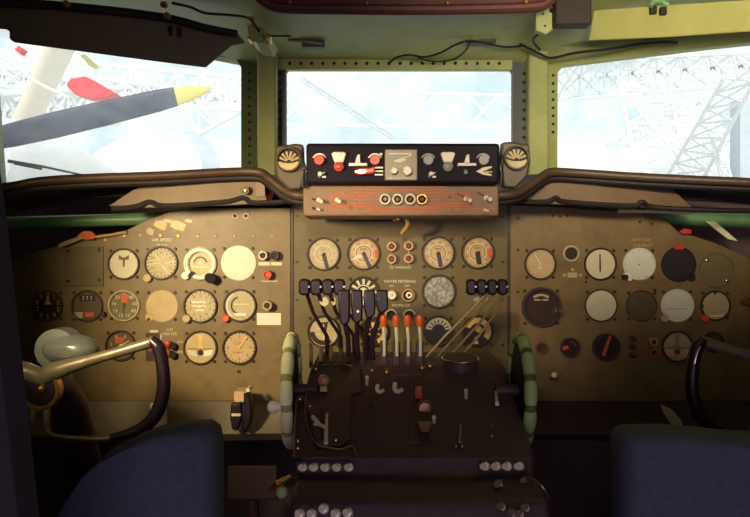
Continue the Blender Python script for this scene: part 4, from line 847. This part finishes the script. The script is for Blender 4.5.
for i, kx in enumerate((383.5, 396, 407.5, 419.5)):
    t = thing('mixture_lever', names_m[i], 'lever', kx, 322, 1.37, 'orange mixture levers')
    g = G(kx, 322, 1.37); g.lathe(0, 0, [(.0022, -.008), (.0052, -.005), (.0062, .002), (.0062, .008), (.0045, .0125), (.0015, .0145)], 18, c=g.L(kx, 323), ax=Vector((0, 1, .15))); g.build('knob', M('orange_knob', (224, 96, 44), .3, 0, .08, coat=.3), t)
    g = G(kx, 322, 1.37); g.tube([g.L(kx, 327, 0), g.L(kx + .8, 340, .004), g.L(kx + 1, 356, 0)], [.0030, .0028, .0028], 10); g.build('stem', CREAM, t)
    g = G(kx, 322, 1.37); g.box(kx - 3.5, 341, kx + 4, 366, -.012, .0); g.build('arm', BLACK, t, bevel=.002)
# trim wheels
def trim_wheel(label, xw, dcen, r, mat, handle):
    c = wp(375, 390, dcen); c.x = xw
    mw = Matrix.Translation(c)
    t = thing('trim_wheel', label, 'wheel', 0, 0, 1, None, mw)
    n = 60
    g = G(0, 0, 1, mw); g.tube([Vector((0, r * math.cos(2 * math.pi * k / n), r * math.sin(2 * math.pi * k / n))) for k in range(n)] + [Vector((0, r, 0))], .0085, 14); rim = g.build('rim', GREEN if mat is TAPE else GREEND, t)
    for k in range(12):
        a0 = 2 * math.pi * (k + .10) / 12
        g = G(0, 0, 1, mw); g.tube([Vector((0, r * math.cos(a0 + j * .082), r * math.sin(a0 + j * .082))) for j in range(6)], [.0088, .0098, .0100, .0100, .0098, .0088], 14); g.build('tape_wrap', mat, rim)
    g = G(0, 0, 1, mw); g.lathe(0, 0, [(r - .004, -.004), (r - .004, .004)], 48, c=Vector((0, 0, 0)), ax=Vector((1, 0, 0))); g.build('disc', RUBBER, t)
    s = 1 if xw > 0 else -1
    g = G(0, 0, 1, mw); g.tube([Vector((-.09 * s * 0, 0, 0)), Vector((-s * .04, 0, 0))], .010, 12); g.build('axle', BLACK, t)
    if handle:
        g = G(0, 0, 1, mw); p = g.w(*wp(281, 408, dcen - r)); p.x = 0
        p = Vector((0, p.y + .004, p.z)); g.tube([p, p + Vector((-.010, 0, 0)), p + Vector((-.016, 0, 0)), p + Vector((-.024, 0, 0)), p + Vector((-.028, 0, 0))], [.005, .0055, .0095, .0095, .005], 14); g.build('crank_knob', WHITE, t, 'white crank knob')
    return t
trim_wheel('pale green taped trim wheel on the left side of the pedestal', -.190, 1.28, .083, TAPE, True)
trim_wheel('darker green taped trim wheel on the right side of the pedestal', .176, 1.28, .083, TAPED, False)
# small brass lever at left foot of pedestal
t = thing('brake_lever', 'small brass lever with green knob at the lower left of the pedestal', 'lever', 283, 486, 1.1)
g = G(283, 486, 1.1); g.tube([g.L(270, 490, 0), g.L(278, 483, .006), g.L(291, 477, 0)], [.003, .006, .004], 12, .7); g.build('arm', BRASS, t)
g = G(283, 486, 1.1); g.ball(g.L(282, 492, 0), 6.5 * g.sc, 14); g.build('knob', TAPED, t)
g = G(283, 486, 1.1); g.tube([g.L(291, 477, 0), g.L(305, 480, -.01)], .005, 10); g.build('pivot', STEEL, t)
# thin arc shaped for a light glint at the right
g = G(540, 488, 1.05); g.curve([g.L(533, 479, 0), g.L(540, 484, .008), g.L(545, 491, .008), g.L(548, 500, .004)], [.0012, .002, .002, .0012], 8); g.tube([g.L(533, 479, 0), g.L(528, 480, -.01)], .0014, 8)
g.build('glint_arc', STEEL, PED)

# ================================================================== YOKES
def make_yoke():
    cx, cy, d = 40, 390, 1.2
    t = thing('control_yoke', 'left control yoke with metal spoke and dark D shaped grip', 'control yoke', cx, cy, d, 'control yokes')
    g = G(cx, cy, d); g.lathe(cx, cy, [(.030, -.06), (.030, -.004), (.028, 0), (.010, .002)], 28); g.build('hub', KNOBB, t)
    g = G(cx, cy, d); g.ring(cx, cy, 16.5, 20.5, -.012, .006, 36); g.build('hub_ring', BRASS, t)
    g = G(cx, cy, d); g.ball(g.L(cx + 3, cy - 2, .004), .006, 14); g.build('hub_button', BRASS, t)
    g = G(cx, cy, d); g.ball(g.L(cx + 16, 354, -.06), .045, 24, (1, .56, .7)); g.cyl(cx + 2, 354, 22, -.09, -.05); g.build('housing_dome', M('satin_metal', (118, 122, 120), .28, .5, .15, 40), t, 'satin metal dome')
    g = G(cx, cy, d); g.tube([g.L(cx, cy, -.05), g.w(*(wp(cx, cy, d) + Vector((0, .10, -.06)))), g.w(*(wp(cx, cy, d) + Vector((0, .26, -.45)))), g.w(wp(cx, cy, d).x, wp(cx, cy, d).y + .3, .01)], [.03, .032, .03, .034], 16); g.build('column', BLACK, t)
    for s in (1, -1):
        X = lambda x: cx + s * (x - 40)
        g = G(cx, cy, d); g.curve([g.L(cx, 378, -.006), g.L(X(58), 370, 0), g.L(X(90), 360, .004), g.L(X(125), 350, .006), g.L(X(155), 341, .004)], [.014, .0135, .0085, .0075, .0085], 14); g.build('spoke', ALU, t)
        g = G(cx, cy, d); g.curve([g.L(X(152), 340, .004), g.L(X(160), 348, .006), g.L(X(164), 365, .008), g.L(X(165), 388, .008), g.L(X(160), 408, .008), g.L(X(148), 424, .007), g.L(X(130), 433, .006), g.L(X(112), 437, .006)], [.0085, .0100, .0098, .0102, .0102, .0100, .0085, .0056], 14); gr = g.build('grip', KNOBB, t)
        g = G(cx, cy, d); g.curve([g.L(X(114), 437, .006), g.L(X(100), 438, .006), g.L(X(75), 437, .006), g.L(X(56), 435, .005), g.L(X(48), 430, .004), g.L(X(47), 418, .002), g.L(X(46), 406, -.002)], [.005, .0048, .0036, .0036, .004, .0055, .006], 12); g.build('lower_bar', BRASS if False else ALU, t)
        g = G(cx, cy, d); g.tube([g.L(X(159), 345, .0155), g.L(X(163), 354, .0172), g.L(X(165), 362, .0175)], [.0012, .0016, .0012], 8); g.build('trigger', CHROME, gr)
    return t
yk = make_yoke()
copy_thing(yk, frame(815, 390, 1.2), 'right control yoke with a bright spoke at the picture edge', 'control yokes')
for ch in bpy.data.objects:
    pass
# light glints on the right sill, built as thin pale sheets
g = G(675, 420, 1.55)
g.poly([(660, 404), (671, 409), (681, 420), (683, 430), (672, 426), (664, 414)], 0, .002); tag(g.build('sill_glint', CREAM), 'larger cream painted glint on the right sill above the blue seat', 'sill_glint')
g = G(713, 425, 1.55); g.poly([(703, 416), (712, 425), (722, 427), (716, 434), (710, 431)], 0, .002); tag(g.build('sill_glint', WHITE), 'smaller white painted glint on the right sill near the yoke', 'sill_glint')

# ================================================================== SEATS
def seat(label, outline, px, d, xc):
    t = thing('pilot_seat', label, 'seat', px, 480, d)
    g = G(px, 480, d); P = outline
    A = [g.L(x, y) for x, y in P]; cx = sum(p.x for p in A) / len(A); cyy = sum(p.y for p in A) / len(A)
    def ins(k, z): return [Vector((cx + (p.x - cx) * k, cyy + (p.y - cyy) * k, z)) for p in A]
    g.loops([ins(.90, -.10), ins(.97, -.085), ins(1, -.06), ins(1, -.03), ins(.97, -.008), ins(.90, 0)]); g.build('backrest', BLUE, t, angle=60)
    b = wp(px, 480, d)
    def wb(name, lo, hi, mat, bev):
        g = G(px, 480, d); P = [(lo[0], lo[1]), (hi[0], lo[1]), (hi[0], hi[1]), (lo[0], hi[1])]
        g.slab([g.w(x, y, lo[2]) for x, y in P], [g.w(x, y, hi[2]) for x, y in P]); g.build(name, mat, t, bevel=bev)
    wb('seat_cushion', (xc - .21, b.y + .02, .40), (xc + .21, b.y + .34, .49), BLUE, .03)
    wb('seat_base', (xc - .16, b.y + .04, 0), (xc + .16, b.y + .30, .40), BLACK, .01)
    return t
seat('left seat with rounded blue backrest beside the dark bulkhead edge', [(213, 700), (214, 520), (213, 450), (210, 437), (200, 431), (180, 432), (150, 436), (125, 445), (100, 458), (80, 475), (60, 505), (40, 540), (-60, 570), (-150, 590), (-150, 700)], 120, .92, -.46)
seat('right seat with flat topped blue backrest', [(629, 700), (628, 520), (628, 452), (631, 442), (640, 438), (680, 437), (720, 440), (760, 444), (860, 448), (985, 470), (990, 700)], 700, .92, .46)
# straw wires and rudder pedals at lower left
t = thing('straw_bundle', 'few pale straw wires sticking up beside the left blue seat', 'wires', 200, 505, 1.0)
for a, b in (((186, 530), (215, 487)), ((193, 530), (219, 489)), ((200, 530), (211, 492))):
    g = G(200, 505, 1.0); g.tube([g.L(a[0], a[1], -.01), g.L(b[0], b[1], 0)], .0012, 6); g.build('straw', STRAW, t)
g = G(200, 505, 1.0); g.poly([(184, 560), (190, 512), (212, 498), (214, 530), (214, 560)], -.06, -.02); g.build('brown_wrap', M('brown_wrap', (120, 72, 44), .6), t, bevel=.004)
def pedal(px, lab):
    t = thing('rudder_pedal', lab, 'pedal', px, 480, 1.72, 'rudder pedals under the left panel')
    on(t, px, 480, 'pad', M('pedal_brown', (56, 36, 34), .6), lambda g: (g.box(px - 25, 466, px + 25, 500, -.01, .0)), None, .003, 1.72)
    g = G(px, 480, 1.72); b = wp(px, 480, 1.72); g.tube([g.L(px, 490, -.012), g.w(b.x, b.y + .08, .0)], .012, 10); g.build('arm', BLACK, t)
pedal(252, 'dark brown rudder pedal under the left panel beside the pedestal')

# ================================================================== OUTSIDE: the hangar
zg = -3.4
t = None
def wbox(name, lo, hi, mat):
    o = boxw(name, lo, hi, mat); return o
wbox('ground', (-90, 3.2, zg - .2), (90, 120, zg), HANGF)
wbox('trim_6', (-90, 95, zg), (90, 95.5, 12), HANGW)
def pt(px, py, d): return wp(px, py, d)
def truss(label, chords, nbay, r, mat=TRUSS, rb=None):
    """lattice between chord lines (each a pair of world points): chords and zigzag braces as one steel truss"""
    rb = rb or r * .6; a = chords[0][0]; g = G(0, 0, 1, Matrix.Translation(a))
    ev = [[p0.lerp(p1, k / nbay) - a for k in range(nbay + 1)] for p0, p1 in chords]
    for c in ev: g.tube([c[0], c[-1]], r, 6)
    m = len(ev)
    for i in range(m):
        j = (i + 1) % m
        if m == 2 and i == 1: break
        for k in range(nbay):
            g.tube([ev[i][k], ev[j][k + 1]], rb, 5); g.tube([ev[j][k], ev[i][k + 1]], rb, 5)
            g.tube([ev[i][k], ev[j][k]], rb, 5)
    return tag(g.build('roof_truss', mat), label, 'truss', 'white roof trusses of the hangar')
truss('white lattice truss running up to the right in the right window', [(pt(700, 185, 30), pt(765, 60, 24)), (pt(668, 175, 31), pt(724, 78, 26))], 7, .07, TRUSS, .04)
truss('white lattice truss leaning left in the right window', [(pt(640, 190, 36), pt(618, 80, 36)), (pt(690, 190, 36), pt(668, 80, 36))], 5, .12)
truss('broad level lattice truss across the top of the right window', [(pt(560, 60, 44), pt(760, 52, 40)), (pt(555, 100, 46), pt(770, 82, 40)), (pt(555, 78, 50), pt(770, 64, 46))], 8, .12)
truss('diagonal lattice truss from top centre to lower right of right window', [(pt(620, 90, 40), pt(740, 175, 40)), (pt(650, 80, 40), pt(765, 160, 40))], 7, .12)
truss('thin lattice truss low in the right window', [(pt(590, 140, 60), pt(760, 130, 55)), (pt(590, 172, 60), pt(760, 168, 55))], 9, .14)
truss('narrow lattice truss crossing low in the middle of the right window', [(pt(560, 175, 52), pt(690, 95, 48)), (pt(568, 182, 52), pt(700, 103, 48))], 9, .08)
truss('narrow lattice truss crossing the leaning tower in right window', [(pt(630, 100, 33), pt(700, 180, 33)), (pt(640, 96, 33), pt(710, 176, 33))], 8, .07)
truss('steep narrow lattice truss beside the grey pillar', [(pt(700, 95, 28), pt(722, 180, 28)), (pt(709, 93, 28), pt(731, 178, 28))], 7, .06)
truss('flat lattice truss high behind the cream strut', [(pt(-20, 66, 36), pt(250, 96, 42)), (pt(-20, 84, 36), pt(250, 112, 42)), (pt(-20, 74, 39), pt(250, 103, 46))], 14, .09)
truss('pale lattice truss across the centre window', [(pt(280, 90, 60), pt(530, 96, 60)), (pt(280, 125, 60), pt(530, 128, 60))], 8, .12)
truss('pale blue lattice truss at the far left of the left window', [(pt(-20, 95, 24), pt(120, 88, 30)), (pt(-20, 140, 24), pt(120, 122, 30)), (pt(-20, 118, 26), pt(120, 104, 33))], 7, .12)
truss('lattice truss behind the red wing tip in the left window', [(pt(60, 60, 40), pt(250, 78, 40)), (pt(60, 100, 40), pt(250, 110, 40))], 8, .14)
truss('lattice truss low behind the propeller tip in left window', [(pt(150, 110, 55), pt(250, 70, 50)), (pt(170, 150, 55), pt(262, 100, 50))], 6, .14)
truss('long thin girder slanting down in the centre window', [(pt(300, 80, 40), pt(395, 141, 40)), (pt(302, 77, 40), pt(397, 138, 40))], 8, .05, GREYS, .03)
g = G(40, 95, 14); p0, p1 = pt(8, 160, 14), pt(58, 50, 12); k0 = (p0.z - zg) / (p1.z - p0.z); g.tube([g.w(*(p0 - (p1 - p0) * k0)), g.q(8, 160, 14), g.q(58, 50, 12), g.q(80, 0, 11)], [.20, .20, .22, .22], 16); tag(g.build('strut', CREAMT), 'thick cream strut leaning up across the left window', 'strut')
# propeller
t = thing('propeller', 'grey propeller blade with yellow tip outside the left window', 'propeller', -60, 152, 6)
def blade(cx, cy, ang, ln, d, name='blade'):
    g = G(-60, 152, 6); c, s = math.cos(ang), math.sin(ang); sec = []
    L = ln
    for f, w, th in ((.04, 7, 6), (.16, 9, 5), (.26, 11.5, 4), (.42, 12.6, 3), (.62, 12.2, 2.4), (.8, 11, 2), (.865, 9.6, 1.7)): sec.append((f, w, th))
    def ringat(f, w, th):
        o = []
        for k in range(16):
            a = 2 * math.pi * k / 16; u = w * math.cos(a); v = th * math.sin(a)
            x = f * L; o.append(Vector(((x * c - u * s) * g.sc, (x * s + u * c) * g.sc, (v + u * .35 * (1 - f)) * g.sc)))
        return o
    g.loops([ringat(*q) for q in sec]); g.build('blade', BLADE, t)
    g = G(-60, 152, 6); g.loops([ringat(*q) for q in ((.866, 9.65, 1.7), (.91, 8, 1.5), (.96, 5, 1.2), (1.0, 1, .7))]); g.build('blade_tip', YEL, t, 'yellow blade tip')
blade(0, 0, math.atan2(64, 272), 280, 6)
blade(0, 0, math.atan2(64, 272) + 2.094, 280, 6)
blade(0, 0, math.atan2(64, 272) - 2.094, 280, 6)
g = G(-60, 152, 6); g.lathe(-60, 152, [(.22, -.5), (.22, .0), (.16, .18), (.05, .26)], 24); g.build('spinner', BLADE, t)
g = G(-60, 152, 6); g.lathe(-60, 152, [(.30, -3.5), (.44, -2.0), (.42, -.7), (.30, -.5)], 28); g.build('cowling', PLANEW, t)
# red wing tip
g = G(95, 88, 9); g.loops([[g.L(x, y, z) for x, y in ((70, 88), (73, 81), (88, 78), (100, 84), (119, 95), (108, 99.5), (92, 100), (78, 96))] for z in (-.10, .10)])
tag(g.build('wing_tip', REDP, bevel=.006), 'bright red wing tip above the propeller blade', 'wing tip')
g = G(21, 51, 14); g.poly([(17, 51), (21, 47), (25.5, 50), (22, 55.5)], -.1, .1); tag(g.build('red_lamp', REDP), 'tiny dark red diamond high in the left window', 'lamp')
g = G(70, 66, 12); g.poly([(81, 56), (86, 55), (98, 66), (95, 69), (90, 66)], -.05, .05); tag(g.build('yellow_bracket', YEL), 'yellow bracket above the red wing tip', 'bracket')
# parked aircraft
t = thing('parked_aircraft', 'white parked aircraft nose low in the left window', 'aircraft', 120, 160, 16)
g = G(120, 160, 16); g.lathe(0, 0, [(.05, 0), (.5, .25), (.85, .8), (1.1, 1.8), (1.2, 3.2), (1.2, 9)], 28, c=g.L(88, 172, 0), ax=Vector((.65, -.05, -.76))); g.build('fuselage', PLANEW, t)
g = G(120, 160, 16); g.lathe(0, 0, [(1.13, 1.95), (1.16, 1.95), (1.20, 2.4), (1.17, 2.4)], 28, c=g.L(88, 172, 0), ax=Vector((.65, -.05, -.76))); g.build('stripe', GREYS, t)
g = G(120, 160, 16); g.lathe(0, 0, [(1.20, 3.6), (1.225, 3.6), (1.225, 4.2), (1.20, 4.2)], 28, c=g.L(88, 172, 0), ax=Vector((.65, -.05, -.76))); g.build('stripe', GREYS, t)
t = thing('parked_aircraft', 'white parked aircraft low in the right window', 'aircraft', 620, 170, 24)
g = G(620, 170, 24); g.lathe(0, 0, [(.05, 0), (.7, .3), (1.1, 1.0), (1.4, 2.4), (1.5, 8)], 28, c=g.L(640, 172, 0), ax=Vector((-.8, 0, -.6))); g.build('fuselage', PLANEW, t)
g = G(620, 170, 24); g.poly([(600, 168), (606, 142), (618, 140), (630, 168)], -.1, .1); g.build('tail_fin', GREYS, t, bevel=.05)
g = G(760, 140, 28); g.box(735, 100, 800, 300, -.4, .4); tag(g.build('hangar_pillar', GREYS), 'pale grey pillar at the right edge of the right window', 'pillar')
# wiper on the left window
t = thing('windshield_wiper', 'thin dark wiper arm low on the left window', 'wiper', 50, 168, 1.9)
g = G(50, 168, 1.9); g.tube([g.q(8, 161, dl(8) + .03), g.q(40, 166, dl(40) + .035), g.q(92, 177, dl(92) + .03)], [.004, .003, .002], 8); g.build('arm', STEEL, t)
g = G(50, 168, 1.9); g.tube([g.q(14, 163.5, dl(14) + .022), g.q(42, 169, dl(42) + .022)], .0028, 8); g.build('blade', RUBBER, t)
g = G(20, 72, 9); g.curve([g.q(-10, 50, 9), g.q(15, 66, 9), g.q(30, 78, 9), g.q(46, 87, 9), g.q(70, 98, 9)], .018, 6); tag(g.build('rope', CREAMT), 'thin tan rope hanging outside the left window', 'rope')

# ================================================================== LIGHT
w = bpy.data.worlds.new('sky'); scn.world = w; w.use_nodes = True
bg = w.node_tree.nodes['Background']; bg.inputs[0].default_value = (.88, .965, .98, 1); bg.inputs[1].default_value = 1.0
def lamp(kind, name, loc, target, power, color, **kw):
    l = bpy.data.lights.new(name, kind); l.energy = power; l.color = color
    for k, v in kw.items(): setattr(l, k, v)
    o = bpy.data.objects.new(name, l); COL.objects.link(o); o.location = loc
    o.rotation_euler = (Vector(target) - Vector(loc)).to_track_quat('-Z', 'Y').to_euler(); return o
lamp('SUN', 'hangar_sun', (0, 0, 30), (2, 18, 8), 3.2, (1, .99, .96), angle=R_(8))
# daylight through the captain's side window, then added fill lamps without fixtures
lamp('SPOT', 'side_window_light', (-.64, .72, 1.27), (-.28, 1.62, .95), 58, (1, .78, .43), spot_size=R_(55), spot_blend=.9, shadow_soft_size=.06)
lamp('SPOT', 'right_panel_fill', (.05, .30, 1.50), (.56, 1.72, 1.31), 56, (1, .82, .54), spot_size=R_(39), spot_blend=1.0, shadow_soft_size=.08)  # added spot, brightens the upper right panel
lamp('SPOT', 'centre_panel_fill', (-.12, .30, 1.50), (.08, 1.58, 1.10), 30, (1, .80, .50), spot_size=R_(36), spot_blend=1.0, shadow_soft_size=.03)  # added spot, lifts the centre panel and mixture knobs
lamp('SPOT', 'header_fill', (.25, .55, 1.45), (.55, 1.9, 1.62), 48, (1, .95, .70), spot_size=R_(64), spot_blend=1.0, shadow_soft_size=.1)  # added spot aimed at the green header and right visor
lamp('AREA', 'rear_fill', (0, -.85, 1.0), (0, 1.7, 1.0), 7.5, (.90, .70, .92), shape='RECTANGLE', size=.8, size_y=1.2)  # unseen fill added behind the camera to lift the blacks
vs = scn.view_settings
scn.display_settings.display_device = 'sRGB'
vs.view_transform = 'Standard'; vs.look = 'None'; vs.exposure = 0; vs.gamma = 1; vs.use_curve_mapping = False
